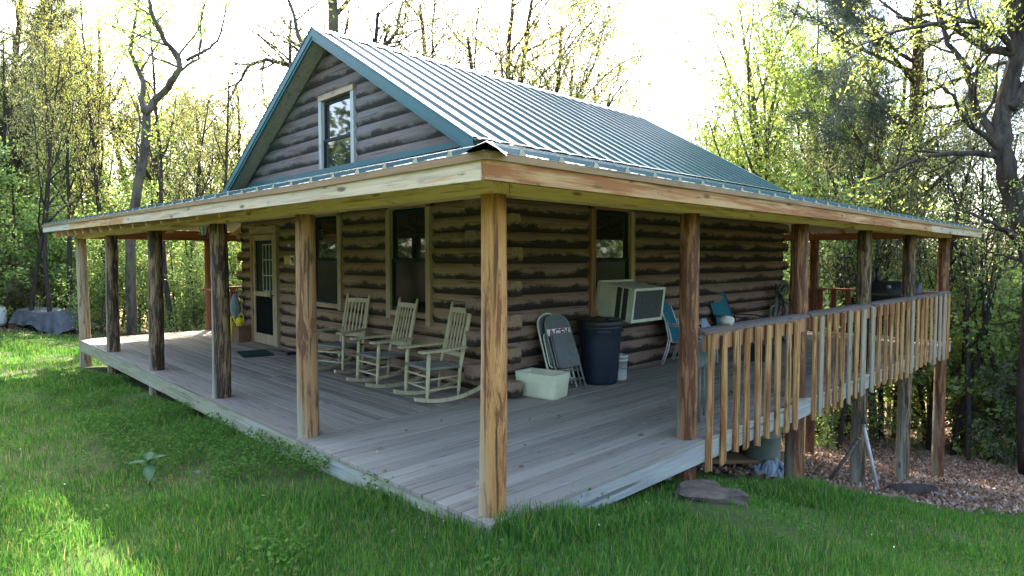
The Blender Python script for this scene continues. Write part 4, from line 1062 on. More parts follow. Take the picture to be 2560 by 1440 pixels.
# ------------------------------------------------------------------ under and around the deck
x, y = at(1871, 8.0); zz = -.99
t = thing('plank', 'dark weathered plank lying level beneath the raised deck', 'plank', (x, y, zz), YAW-R(90))
mb = MB(); mb.box(-.62,.62,-.15,.15,0,.05); mb.build('board', M['eavex'], t, bevel=.004)
for s in (-.45, .5): mb = MB(); mb.box(s-.1, s+.1, -.1, .1, -.25, -.001); mb.build('block', M['black'], t, bevel=.01)
x, y = at(1912, 8.05)
t = thing('fibre_drum', 'round grey green drum standing on the plank under the deck', 'drum', (x, y, zz+.052))
mb = MB(); mb.lathe([(0,0),(.225,0),(.23,.01),(.228,.27),(.236,.275),(.236,.29),(.23,.295),(.23,.36),(0,.36)], n=36); mb.build('body', M['drum'], t)
mb = MB(); mb.lathe([(.236,.355),(.24,.36),(.24,.385),(.22,.392),(0,.392)], n=36); mb.build('lid', M['drum'], t)
x, y = at(1800, 8.35)
t = thing('storage_tub', 'dark blue tub in the shade behind the plank under the deck', 'tub', (x, y, hz(x, y)), YAW-R(90))
mb = MB(); mb.prism([(-.26,0),(.26,0),(.3,.4),(-.3,.4)], lambda a, b, q: (a, q, b), -.2, .2); mb.build('body', M['navy'], t, bevel=.01); mb = MB(); mb.box(-.31,.31,-.21,.21,.401,.43); mb.build('lid', M['navy'], t, bevel=.006)
x, y = at(1935, 7.75); mb = MB(); rws = []
for i in range(15):
    row = []
    for k in range(23):
        u = i/14; v = k/22*2-1; h = (1-abs(v)**2.2)*(1-abs(2*u-1)**2)
        row.append((v*.3, (u-.5)*.35, .02+.26*h*(.75+.5*noise.noise((v*4, u*4, 2.2)))+.03*noise.noise((v*14, u*9, 5))))
    rws.append(row)
mb.sheet(rws, False); o = mb.build('plastic_bag', M['bag'], None); o.location = (x, y, hz(x, y)); o.rotation_euler = (0,0,YAW-R(90)); tag(o, 'crumpled pale blue plastic bag on the ground beside a porch post', 'plastic bag')
def pipe(label, p0, p1, r, mat):
    t = thing('leaning_pipe', label, 'pipe', p0, 0, 'pipes leaning on the porch post'); q = Vector(p1)-Vector(p0)
    mb = MB(); mb.tube([(0,0,0), q], r, 10); mb.build('tube', mat, t)
    mb = MB(); mb.tube([q*.985, q*1.012], r*1.25, 10); mb.build('cap', M['greymetal'], t)
pipe('pale grey pipe leaning against the outside of a tall porch post', (6.85,-.33,hz(6.85,-.33)-.03), (6.93,-.09,-.72), .024, M['pipe'])
pipe('shorter brown pipe leaning on a tall porch post, crossing a paler pipe', (6.78,.32,hz(6.78,.32)-.03), (6.99,-.02,-.93), .024, M['railw'])
rock('flat_stone', 'flat grey stone slab in the grass below the deck step', 'stone', (2.02,-.38,hz(2.02,-.38)-.02), (.30,.2,.2), M['slab'], 4.3, R(-28), .42, None, .6, False)
rock('red_stone', 'flat reddish stone lying in the grass right of the grey slab', 'stone', (4.35,-.5,hz(4.35,-.5)+.0), (.42,.2,.1), M['redslab'], 9.2, R(-40), .4)
t = thing('fallen_log', 'short dark log lying in the grass at the edge of the leaf litter', 'log', (7.75,-.48,hz(7.75,-.48)-.02), R(-35))
mb = MB(); mb.tube([(-.4,0,.02),(-.2,.02,.05),(.1,.0,.06),(.42,.03,.03)], [.10,.125,.11,.085], 14); mb.build('stem', M['barkdark'], t)
mb = MB(); mb.tube([(-.415,0,.02),(-.39,0,.02)], .102, 14); mb.build('cut_end', M['logend'], t)
t = thing('stump', 'low dark stump behind the leaning pipes beneath the deck', 'stump', (6.75,.95,hz(6.75,.95)-.03))
mb = MB(); mb.lathe([(.24,0),(.2,.06),(.17,.16),(.165,.24)], n=20); mb.build('base', M['barkdark'], t); mb = MB(); mb.lathe([(0,.245),(.165,.24)], n=20); mb.build('cut_top', M['card'], t)

# covered boat at the edge of the lawn
bx, by = at(131, 20.3)
t = thing('covered_boat', 'boat under a grey tarp at the far edge of the lawn', 'covered boat', (bx, by, hz(bx, by)), YAW-R(90)-R(14))
mb = MB(); rws = []; nu = 34
for i in range(nu+1):
    u = i/nu; x = -1.0+2.05*u
    top = .74+.03*math.sin(u*7+1)-(.05 if .42 < u < .47 else 0); dn = .33-.10*u
    if u > .45: dn = .26-.7*(u-.45)
    if u > .82: top -= (u-.82)*3.6; dn = min(dn, .0)
    if u < .05: top -= (.05-u)*3
    dn = max(dn+.03*math.sin(u*19), -.02)
    hw = .5 if u < .85 else .5+(u-.85)*.6
    row = []
    for (yy, f) in ((-1.32,0),(-1.24,.3),(-1.14,.62),(-1.04,.93),(-.95,1),(-.5,1.03),(0,1.045),(.5,1.03),(.95,1),(1.05,.9),(1.2,.45),(1.32,0)):
        z = dn+(top-dn)*f if f <= 1 else top+(f-1)
        fold = (.05*noise.noise((x*4.2, f*2.2, 1.7))+.035*math.sin(x*17+f*3)*(1-min(1, f)))*(1 if f < 1 else .35)
        row.append((x+fold*.4, yy*hw-fold, z+fold*.4))
    rws.append(row)
mb.sheet(rws, False); mb.build('tarp', M['tarp'], t)
mb = MB(); rws = []
for i in range(13):
    u = i/12; x = -.92+1.75*u; w = .5*(1-max(0, u-.6)**1.5*2.4); rws.append([(x, -w, .5), (x, -w*.9, .22), (x, 0, .08), (x, w*.9, .22), (x, w, .5)])
mb.sheet(rws, True); mb.build('hull', M['barkred'], t)
x, y = at(-17, 20.0)
t = thing('propane_tank', 'pale grey metal tank at the far left edge of the lawn', 'tank', (x, y, hz(x, y)))
mb = MB(); mb.lathe([(0,0.05),(.25,.08),(.3,.2),(.3,.55),(.25,.68),(.1,.72),(0,.72)], n=24); mb.build('body', M['pail'], t); mb = MB(); mb.lathe([(.16,0),(.16,.1),(.14,.1)], n=20); mb.lathe([(.07,.72),(.07,.8),(0,.8)], n=14); mb.build('collar', M['greymetal'], t)
# ------------------------------------------------------------------ vegetation
def fastnoise(x, y, s=0):
    return (np.sin(x*1.7+y*.9+s)+np.sin(y*2.1-x*1.1+s*2)+np.sin(x*3.9-y*2.7+s*3)*.6+np.sin(x*.6+y*.5+s*5)*1.2)/3.8
def leaf_mesh(name, pts, dirs, size, mat, asp=.45, jit=.35, seed=1, droop=.2):
    """pts (n,3): one small rhombic leaf per point"""
    g = np.random.default_rng(seed); n = len(pts)
    d = dirs + g.normal(0, .7, (n, 3)); d[:,2] -= droop; d /= np.linalg.norm(d, axis=1)[:,None]
    o = g.normal(0, 1, (n, 3)); b = np.cross(d, o); b /= np.linalg.norm(b, axis=1)[:,None]+1e-6
    s = (size*(1+jit*g.uniform(-1, 1, n)))[:,None]
    c = pts
    v = np.stack([c, c+d*s*.5+b*s*asp*.5, c+d*s, c+d*s*.5-b*s*asp*.5], 1).reshape(-1, 3)
    q = np.arange(n*4).reshape(n, 4)
    return raw_mesh(name, v, q, 4, mat)
class Tree:
    def __init__(s, seed): s.r = random.Random(seed); s.mb = MB(); s.lp = []; s.ld = []; s.seed = seed
    def rv(s, k): return Vector((s.r.uniform(-k, k), s.r.uniform(-k, k), s.r.uniform(-k, k)))
    def branch(s, p, d, L, r, lvl, P):
        n = max(3, int(L/P['seg'][lvl])); pts = [p.copy()]; d = d.normalized(); rad = [r]
        for i in range(n):
            d = (d+s.rv(P['gnarl'][lvl])+Vector((0,0,P['up'][lvl]))).normalized()
            p = p+d*(L/n); pts.append(p.copy()); rad.append(max(r*(1-(i+1)/n*P['taper'][lvl]), P['rmin']))
        s.limb(pts, rad, lvl, P, L)
    def limb(s, pts, rad, lvl, P, L=None):
        sides = (10, 7, 5, 3, 3)[lvl]
        if L is None: L = sum((a-b).length for a, b in zip(pts, pts[1:]))
        s.mb.tube(pts, rad, sides, caps=(lvl < 2), smooth=lvl < 3)
        if lvl >= P['leaf_from']:
            k = max(1, int(L*P['leafden'][min(lvl, len(P['leafden'])-1)]))
            for _ in range(k):
                f = s.r.uniform(.15, 1.0)*(len(pts)-1); i = min(int(f), len(pts)-2); q = pts[i].lerp(pts[i+1], f-i); dd = (pts[i+1]-pts[i]).normalized()
                for _ in range(P['cluster']):
                    s.lp.append(q+s.rv(P['spread'])); s.ld.append(dd)
        if lvl < P['levels']:
            nb = P['n'][lvl]; nb = max(1, int(round(nb*(L/P['ref'][lvl])))) if P['ref'][lvl] else nb
            for b in range(nb):
                f = P['start'][lvl]+(1-P['start'][lvl])*((b+s.r.uniform(.1, .9))/nb)
                g = f*(len(pts)-1); i = min(int(g), len(pts)-2); q = pts[i].lerp(pts[i+1], g-i); dd = (pts[i+1]-pts[i]).normalized()
                a = dd.orthogonal().normalized(); ang = s.r.uniform(0, 2*math.pi)
                side = (a*math.cos(ang)+dd.cross(a)*math.sin(ang)); sp = P['angle'][lvl]*s.r.uniform(.75, 1.25)
                nd = dd*math.cos(sp)+side*math.sin(sp)
                ll = L*P['len'][lvl]*s.r.uniform(.6, 1.15)*(1-P['fall'][lvl]*(f-P['start'][lvl]))
                rr = min(rad[i]*.75, max(rad[i]*P['rr'][lvl], P['rmin']))
                s.branch(q, nd, ll, rr, lvl+1, P)
    def finish(s, name, label, cat, group, mtrunk, mleaf, size, asp=.45, droop=.2, crown='crown'):
        t = thing(name, label, cat, (0,0,0), 0, group)
        s.mb.build('trunk', mtrunk, t, fixn=False)
        if s.lp:
            me = leaf_mesh(crown, np.array(s.lp), np.array(s.ld), size, mleaf, asp, seed=s.seed, droop=droop); raw_obj(crown, me, t)
        return t
OAK = dict(seg=(.7,.5,.35,.22,.2), gnarl=(.10,.24,.30,.35,.35), up=(.05,.05,.06,.05,.05), taper=(.75,.8,.85,.9,.9), rmin=.007, levels=3, leaf_from=2, leafden=(0,0,1.6,5.5),
    cluster=3, spread=.13, n=(9,6,5,0), ref=(0,3.5,1.6,0), start=(.34,.22,.15,0), angle=(.85,.8,.75,.7), len=(.48,.5,.48,.4), fall=(.55,.3,.3,0), rr=(.5,.5,.5,.5))
MAPLE = dict(OAK, gnarl=(.07,.14,.2,.25), up=(.05,.10,.08,.04), n=(12,7,5,0), start=(.25,.12,.1,0), angle=(.7,.7,.7,.7), leafden=(0,0,6,14), cluster=4, spread=.22, levels=3, rmin=.006)
UNDER = dict(OAK, seg=(.4,.3,.2,.15), gnarl=(.10,.16,.2,.2), up=(.06,.05,.02,.0), n=(18,7,4,0), ref=(0,1.6,.8,0), start=(.08,.08,.1,0), angle=(1.05,.8,.8,.7), len=(.42,.5,.5,.4), fall=(.6,.3,.3,0), leafden=(0,4,8,12), leaf_from=1, cluster=3, spread=.17, levels=3, rmin=.004)
CEDAR = dict(OAK, seg=(.5,.35,.25,.2), gnarl=(.05,.14,.18,.2), up=(.05,-.01,-.03,-.04), n=(30,6,4,0), ref=(0,1.4,.7,0), start=(.10,.12,.1,0), angle=(1.25,.7,.6,.6), len=(.36,.45,.5,.4), fall=(.85,.3,.3,0), leafden=(0,5,13,18), leaf_from=1, cluster=4, spread=.09, levels=3, rmin=.004)
PINE = dict(OAK, seg=(.8,.5,.3,.2), gnarl=(.03,.14,.2,.25), up=(.05,.05,.06,.06), n=(26,6,5,0), ref=(0,3,1.3,0), start=(.42,.3,.25,0), angle=(1.2,.7,.7,.7), len=(.26,.42,.42,.4), fall=(.5,.3,.3,0), leafden=(0,0,9,24), leaf_from=2, cluster=10, spread=.14, levels=3, rmin=.007)
def simple(seed, P, H, r, lean=(0,0)):
    t = Tree(seed); t.branch(Vector((0,0,-.25)), Vector((lean[0], lean[1], 1)), H, r, 0, P); return t
GL = 'trees in the woods around the cabin'
protos = {}
def reg(key, obj): protos.setdefault(key, []).append([obj, False])
reg('oak', simple(3, OAK, 12.5, .20).finish('oak_tree', 'x', 'tree', GL, M['barkdark'], M['leaf_bud'], .10))
reg('oak', simple(14, OAK, 13.5, .19, (.12,.05)).finish('oak_tree', 'x', 'tree', GL, M['barkdark'], M['leaf_yellow'], .10))
reg('oak', simple(25, OAK, 11.5, .17, (-.1,.08)).finish('oak_tree', 'x', 'tree', GL, M['barkdark'], M['leaf_bud'], .10))
reg('maple', simple(31, MAPLE, 9.5, .15).finish('broadleaf_tree', 'x', 'tree', GL, M['bark'], M['leaf_green'], .092))
reg('maple', simple(42, MAPLE, 8.5, .13, (.1,0)).finish('broadleaf_tree', 'x', 'tree', GL, M['bark'], M['leaf_yellow'], .088))
reg('under', simple(51, UNDER, 5.6, .06).finish('understory_tree', 'x', 'tree', GL, M['bark'], M['leaf_under'], .115, .55))
reg('under', simple(62, UNDER, 6.4, .07, (.08,.1)).finish('understory_tree', 'x', 'tree', GL, M['barkdark'], M['leaf_under'], .125, .55))
reg('under', simple(73, UNDER, 4.6, .05, (-.1,.1)).finish('understory_tree', 'x', 'tree', GL, M['bark'], M['leaf_green'], .11, .55))
reg('cedar', simple(81, CEDAR, 6.5, .10).finish('cedar_tree', 'x', 'tree', GL, M['barkred'], M['needle_cedar'], .13, .22))
reg('cedar', simple(92, CEDAR, 5.2, .08).finish('cedar_tree', 'x', 'tree', GL, M['barkred'], M['needle_cedar'], .12, .22))
reg('pine', simple(101, PINE, 17, .24).finish('pine_tree', 'x', 'tree', GL, M['barkred'], M['needle_dark'], .19, .06))
BUSH = dict(UNDER, n=(9,6,4,0), start=(.02,.05,.1,0), len=(.75,.5,.5,.4), angle=(.9,.8,.8,.7))
reg('bush', simple(111, BUSH, 1.5, .02).finish('bush', 'x', 'bush', 'bushes at the edge of the woods', M['bark'], M['leaf_under'], .10, .5))

# --- the forked tree left of the cabin: trunk and main limbs laid out one by one
FORK = dict(OAK, n=(0,4,5,0), ref=(0,2.2,1.3,0), start=(.4,.35,.15,0), leafden=(0,0,3.5,9), cluster=3, spread=.15, len=(.4,.42,.5,.4))
ft = Tree(205)
def sp(u, v, base_u=320, d=18.2): return Vector(((u-base_u)/1574.4*d, 0, (840-v)/1574.4*d))
def L2(pts, r0, r1, lvl, P, tree, depth=None, yoff=.0):
    q = [sp(*p) for p in pts]
    for i, w in enumerate(q): w.y = yoff*i+(.12*math.sin(i*1.7+r0*50))
    out = []; rr = []
    for i in range(len(q)-1):
        for k in range(3): out.append(q[i].lerp(q[i+1], k/3)+tree.rv(.02))
    out.append(q[-1]); n = len(out)
    tree.limb(out, [r0+(r1-r0)*i/(n-1) for i in range(n)], lvl, P)
L2([(320,850),(322,700),(335,560),(352,440),(366,350),(378,262)], .145, .11, 0, FORK, ft)
L2([(378,262),(362,225),(355,180),(338,140),(322,100),(318,50),(322,-30),(335,-120)], .085, .03, 1, FORK, ft, yoff=.12)
L2([(378,262),(400,232),(432,210),(462,195),(482,165),(476,130),(455,105),(440,60),(428,10),(415,-50),(400,-150)], .11, .03, 1, FORK, ft, yoff=-.1)
L2([(476,132),(505,118),(528,98),(540,60),(548,20),(560,-60)], .05, .02, 1, FORK, ft, yoff=.15)
L2([(420,215),(430,180),(455,145),(478,110),(482,60),(480,0),(490,-80)], .05, .02, 1, FORK, ft, yoff=.2)
L2([(352,440),(340,385),(330,330),(318,270),(300,210)], .04, .015, 1, FORK, ft, yoff=.25)
L2([(366,350),(395,345),(430,368),(460,382),(500,390)], .03, .012, 1, FORK, ft, yoff=-.2)
TOP = dict(OAK, n=(0,7,5,0), ref=(0,2.4,1.2,0), start=(.2,.2,.15,0), leafden=(0,8,22,40), leaf_from=1, cluster=6, spread=.25)  # extra thick crown above the view, added to cast shade on the lawn
for (u, v, dx, dy) in ((330,-100,.1,.2),(402,-140,.3,-.3),(455,-120,.2,.3),(530,-90,.4,.2),(470,-150,.5,.0),(500,-60,.6,.3),(440,-100,-.2,-.3),(420,-60,.5,.3),(490,-110,.5,-.2),(520,-170,.6,-.5)):
    ft.branch(sp(u, v), Vector((dx, dy, .8)), 2.7, .045, 1, TOP)
o = ft.finish('forked_tree', 'tall dark forked tree with curving limbs left of the cabin', 'tree', None, M['bark'], M['leaf_green'], .11)
x, y = at(320, 18.2); o.location = (x, y, hz(x, y)); o.rotation_euler = (0,0,YAW-R(90))
# --- great crooked oak at the right edge
OAKR = dict(OAK, n=(4,6,5,0), ref=(0,2.4,1.2,0), start=(.4,.2,.15,0), leafden=(0,0,2.5,7), cluster=5, spread=.10)
rt = Tree(307); D2 = 13.5
def sp(u, v, base_u=2575, d=D2): return Vector(((u-base_u)/1574.4*d, 0, (1160-v)/1574.4*d))
L2([(2600,1170),(2598,950),(2592,760),(2575,620),(2560,540),(2535,455),(2502,400),(2488,340),(2500,270),(2510,180),(2520,90),(2525,0),(2530,-120),(2520,-300)], .25, .12, 1, dict(OAKR, n=(0,3,5,0), start=(0,.7,.15,0)), rt)
L2([(2492,345),(2478,290),(2455,235),(2440,175),(2425,120),(2405,60),(2395,-20),(2380,-140)], .09, .035, 1, OAKR, rt, yoff=.12)
L2([(2490,350),(2440,318),(2400,290),(2360,250),(2320,225),(2280,205)], .07, .02, 1, OAKR, rt, yoff=-.12)
L2([(2492,360),(2440,350),(2390,345),(2340,352),(2290,368),(2240,392),(2190,420)], .075, .02, 1, OAKR, rt, yoff=.1)
L2([(2505,240),(2540,190),(2570,150),(2620,100),(2690,40)], .12, .05, 1, OAKR, rt, yoff=-.1)
L2([(2512,110),(2470,90),(2440,55),(2400,30),(2340,10),(2280,-20)], .1, .03, 1, OAKR, rt, yoff=.15)
L2([(2520,440),(2560,420),(2610,400),(2680,350)], .14, .06, 1, OAKR, rt, yoff=.1)
L2([(2590,740),(2560,640),(2530,585),(2490,560),(2450,545),(2400,520),(2340,500)], .09, .025, 1, OAKR, rt, yoff=-.15)
o = rt.finish('crooked_oak', 'massive crooked oak with mossy trunk at the right edge of the picture', 'tree', None, M['barkdark'], M['leaf_yellow'], .066)
x, y = at(2575, D2); o.location = (x, y, hz(x, y)); o.rotation_euler = (0,0,YAW-R(90))
# --- big oak behind the gable with long horizontal limb
bt = Tree(411); D3 = 24
def sp(u, v, base_u=838, d=D3): return Vector(((u-base_u)/1574.4*d, 0, (860-v)/1574.4*d))
OAKB = dict(OAKR, leafden=(0,0,1.8,5), cluster=3)
L2([(838,870),(838,600),(842,300),(840,120),(838,20),(842,-100),(850,-260)], .27, .15, 0, dict(OAKB, n=(3,5,4,0), start=(.7,.3,.2,0)), bt)
L2([(840,180),(800,100),(768,60),(745,20),(730,-40),(700,-120)], .13, .05, 1, OAKB, bt, yoff=.15)
L2([(842,230),(770,120),(730,105),(690,98),(650,115),(620,160),(600,220)], .11, .03, 1, OAKB, bt, yoff=-.15)
L2([(844,200),(890,90),(930,60),(965,40),(985,0),(1000,-80)], .13, .05, 1, OAKB, bt, yoff=.2)
L2([(842,60),(862,40),(866,0),(870,-60)], .07, .03, 1, OAKB, bt, yoff=.2)
o = bt.finish('spreading_oak', 'large bare limbed oak rising behind the gable peak', 'tree', None, M['bark'], M['leaf_bud'], .095)
x, y = at(838, D3); o.location = (x, y, hz(x, y)); o.rotation_euler = (0,0,YAW-R(90))

NOUN = {'oak': ('thinly leafed oak with dark branches', 'thinly leafed oaks'), 'maple': ('broadleaf tree with bright spring leaves', 'bright broadleaf trees'), 'under': ('dense low leafy understory tree', 'understory trees'),
        'cedar': ('dark feathery cedar', 'cedars'), 'pine': ('tall dark pine', 'pines'), 'bush': ('low leafy bush', 'bushes')}
def where(u, d):
    if u < 680: return 'in the front of the woods left of the cabin' if d < 24.6 else 'deep in the woods left of the cabin'
    if u < 1850: return 'rising behind the green metal roof'
    return 'at the front of the wooded slope right of the deck' if d < 17 else 'farther back on the wooded slope right of the deck'
cnt = {}
def plant(kind, u, d, s=1.0, pick=None, label=None, sx=1.0):
    L = protos[kind]; i = cnt.get(kind, 0); cnt[kind] = i+1
    e = L[(i if pick is None else pick) % len(L)]
    x, y = at(u, d); rr = random.Random(int(u*7+d*31)); rz = rr.uniform(0, 6.28); sc = (s*sx, s*sx, s)
    if not e[1]: o = e[0]; e[1] = True; o.location = (x, y, hz(x, y)); o.rotation_euler = (0,0,rz); o.scale = sc
    else: o = dup(e[0], (x, y, hz(x, y)), rz, sc)
    wh = where(u, d); o['label'] = label or ('%s %s' % (NOUN[kind][0], wh)); o['group'] = ('%s %s' % (NOUN[kind][1], wh)) if label is None else 'young oaks: '+label
    if label and kind == 'pine': del o['group']
# left woods
for (u, d, s) in [(-60,21,.95),(30,22.5,1.0),(95,24,1.1),(165,23.5,.95),(225,25,1.15),(275,22.5,.85),(345,24.5,1.1),(400,23,.9),(455,25,1.1),(510,23.5,1.0),(560,25.5,1.15),(610,24,.95),(660,26,1.1),(130,28,1.35),(300,29,1.35),(470,29,1.3),(20,28,1.35),(-150,26,1.3),(600,30,1.3),(-120,20,.9),
                  (380,20.8,.62),(440,21.2,.7),(490,20.6,.6),(545,21.5,.7),(250,21,.6)]: plant('under', u, d, s)
for (u, d, s) in [(-30,24,1.15),(60,26,1.2),(150,27,1.0),(10,20.5,.75),(240,27.5,1.1),(115,22.5,.7)]: plant('cedar', u, d, s)
for (u, d, s) in [(60,30,1.15),(190,33,1.2),(420,31,1.1),(-60,33,1.2),(540,34,1.15),(280,36,1.2)]: plant('maple', u, d, s)
for (u, d, s) in [(110,29,1.35),(200,30,1.4),(330,33,1.3),(520,33,1.2),(640,36,1.25),(10,35,1.4)]: plant('maple', u, d, s, 0)
for (u, d, s) in [(110,25,1.0),(240,30,1.05),(180,27,.95),(500,27,.9),(610,33,1.0),(30,32,1.05),(400,35,1.1),(690,30,.85),(-110,28,1.0),(560,30,.95),(330,33,1.0)]: plant('oak', u, d, s)
plant('pine', 25, 27, .95, None, 'tall dark pine at the upper left with long drooping boughs')
for (u, d, s) in [(70,20,.8),(175,21,.8),(430,20.5,.85),(455,22,.8),(520,21,.75),(275,23,.9),(590,24,.8),(-20,22,.8),(125,19.8,.7)]: plant('oak', u, d, s, None, 'slender dark stemmed young oak in the left woods', .55)
# behind the roof
for (u, d, s) in [(1085,26,1.3),(1150,27,1.35),(1195,25.5,1.3),(980,29,1.35),(1245,28,1.2),(720,26,1.1),(1010,33,1.4),(1120,30,1.35)]: plant('oak', u, d, s)
for (u, d, s) in [(1330,27,1.15),(1405,28,1.28),(1490,27,1.13),(1560,28,1.05),(1640,28,1.0),(1700,27,.95),(1375,30,1.2),(1290,28,1.1)]: plant('oak', u, d, s)
for (u, d, s) in [(1700,25,1.15),(1760,26,1.2),(1660,27,1.05)]: plant('maple', u, d, s, 1)
# right woods
for (u, d, s) in [(1930,20,1.38),(2030,21.5,1.45),(1860,22,1.25),(1985,24,1.3),(2090,19,1.05),(2150,23,1.3)]: plant('maple', u, d, s, 0)
plant('pine', 2262, 19, 1.0, None, 'tall dark pine with reddish trunk right of the green roof'); plant('pine', 2120, 27, .98, None, 'farther dark pine whose crown shows between the leafy trees on the right')
for (u, d, s) in [(2350,17.5,.72),(2200,17.5,.9)]: plant('maple', u, d, s, 1)
for (u, d, s) in [(2290,22,1.0),(2150,21,.9)]: plant('oak', u, d, s, 1)
for (u, d, s) in [(2050,17.5,1.15),(2140,19,1.1),(2250,20,1.2),(2330,19,1.1),(2420,18.5,1.1),(2500,20,1.2),(2570,17.5,1.05),(2660,16,1.1),(2625,19,1.2),(1990,19,1.1),(1930,18,.9),(2330,21,1.2),(2450,22,1.1),(2100,21,1.4),(2230,23,1.5),(2560,21,1.1),(2015,23,1.3),(2080,15.6,.6),(2700,15,1.2)]: plant('under', u, d, s)
for (u, d, s) in [(2130,18.5,1.0),(2420,17.8,.85),(2600,15.6,.9)]: plant('cedar', u, d, s)
for (u, d, s) in [(2105,15.5,.7),(2165,17,.75),(2395,16,.75),(2435,15,.7),(2490,15.4,.75),(2522,16.5,.7),(2560,15.2,.7),(2335,17,.8),(2060,18,.8),(2215,18.5,.8)]: plant('oak', u, d, s, 2, 'slender dark stemmed young oak on the wooded slope at right', .6)
for (u, d, s) in [(2200,16.5,.75),(2060,16.5,.8),(2290,17.5,.9),(2480,16,.8),(2550,15,.6),(2390,17,1.0),(100,20.2,.7),(215,20,.6),(335,19.5,.6),(420,19.8,.6),(480,19.5,.55)]: plant('bush', u, d, s)
for k, L in protos.items():
    for e in L:
        if not e[1]: print('unused proto', k); e[0].location = (0, 40, hz(0, 40)); e[0]['label'] = NOUN[k][0]+' rising behind the green metal roof'; e[0]['group'] = NOUN[k][1]+' rising behind the green metal roof'
# distant woods all round: one mass of foliage and stems too far off to tell apart
def woods(name, label, a0, a1, r0, r1, n, hmax, mat, size, stems):
    g = np.random.default_rng(77); a = g.uniform(a0, a1, n); r = g.uniform(r0, r1, n)
    x = CAM.x+r*np.cos(a); y = CAM.y+r*np.sin(a); top = hmax*(.62+.38*fastnoise(x*.35, y*.35, 1)); z = hgt(x, y)+top*g.uniform(0.02, 1, n)**1.0
    # clumps
    k = fastnoise(x*1.1, y*1.1, z[0])+fastnoise(z*1.6, x*.8+y*.7, 3) > -.25
    P_ = np.stack([x, y, z], -1)[k]; me = leaf_mesh(name, P_, g.normal(0, 1, P_.shape), size, mat, .5, seed=5)
    o = raw_obj(name, me); tag(o, label, 'woods', kind='stuff')
    return o
woods('distant_woods', 'hazy mass of far woodland foliage all around the clearing', YAW-R(48), YAW+R(48), 33, 52, 110000, 8.0, M['leaf_bright'], .24, 60)
woods('distant_woods', 'woods on the far side of the clearing that the cabin windows reflect', YAW+R(44), YAW+R(316), 20, 36, 140000, 12, M['leaf_far'], .45, 0)

# ------------------------------------------------------------------ grass
def in_deck(x, y):
    return ((x > -.1) & (y > -.1) & (y < 12.0) & (x < 12.0) & ((x < 2.5) | (y < 2.5) | True))
def blades(n, umin, umax, dmin, dmax, power, hmin, hmax, wid, seed, keep=None, clump=.5):
    g = np.random.default_rng(seed)
    d = dmin+(dmax-dmin)*g.uniform(0, 1, n)**power; u = g.uniform(umin, umax, n)
    lat = (u-1280)/1574.4*d
    x = CAM.x+FW.x*d+RT.x*lat; y = CAM.y+FW.y*d+RT.y*lat
    k = ~(in_deck(x, y) & ~((y < .0)))
    k &= ~((x > 2.9) & (x < 12) & (y > .35)); 
    k &= (x+np.minimum(1.4*y, .8)+.8*fastnoise(x*1.5, y*1.5) < 5.2) & (y < 21.5+1.0*fastnoise(x, y))
    bare = fastnoise(x*1.3, y*1.3, 2)+.5*fastnoise(x*3.1, y*3.1, 4); k &= g.uniform(0, 1, n) < np.clip(1.05+bare*1.25-.5*np.exp(-np.clip(-x-.1, 0, 9)/.35)*(y > .5), .10, 1)
    if keep is not None: k &= keep(x, y)
    x, y, d = x[k], y[k], d[k]; n = len(x); z = hgt(x, y)-.01
    hh = (hmin+(hmax-hmin)*g.uniform(0, 1, n)**1.6)*np.clip(.8+clump*fastnoise(x*2.3, y*2.3, 7)+.35*fastnoise(x*.8, y*.8, 9), .3, 1.8)
    a = g.uniform(0, 2*np.pi, n); lean = g.uniform(.05, .65, n); w = wid*(.6+.8*g.uniform(0, 1, n))*(1+d*.09)
    dx, dy = np.cos(a), np.sin(a); sx, sy = -dy, dx
    def p(f, ww): 
        off = lean*hh*f*f
        return np.stack([x+dx*off+sx*ww, y+dy*off+sy*ww, z+hh*f*(1-.25*lean*f)], -1)
    v = np.stack([p(0, -w/2), p(0, w/2), p(.55, -w*.42), p(.55, w*.42), p(1, 0*w)], 1).reshape(-1, 3)
    b = (np.arange(n)*5)[:,None]
    f = np.concatenate([b+np.array([0,1,3]), b+np.array([0,3,2]), b+np.array([2,3,4])], 1).reshape(-1, 3)
    return v, f
V = []; F = []; off = 0
edge = lambda x, y: ((y < -.12) & (y > -.55) & (x > -.1) & (x < 1.5)) 
for args in [(170000, -500, 3100, 1.9, 4.6, 1.0, .04, .135, .0038, 1), (190000, -500, 3100, 4.2, 9.5, 1.0, .04, .125, .0042, 2), (150000, -600, 900, 9, 24, 1.0, .05, .15, .006, 3), (60000, 1500, 2900, 8, 16, 1.0, .05, .14, .006, 4)]:
    v, f = blades(*args); V.append(v); F.append(f+off); off += len(v)
v, f = blades(40000, 1150, 1950, 3.2, 6.5, 1.0, .10, .25, .006, 9, edge, .8); V.append(v); F.append(f+off); off += len(v)
v, f = blades(40000, 1700, 2350, 5.5, 9.0, 1.0, .05, .15, .006, 10, lambda x, y: (y > -1.0) & (y < .4) & (x > 2.5), .8); V.append(v); F.append(f+off); off += len(v)
me = raw_mesh('grass', np.concatenate(V), np.concatenate(F), 3, M['grass']); tag(raw_obj('grass', me), 'uneven spring grass around the porch', 'grass', kind='stuff')
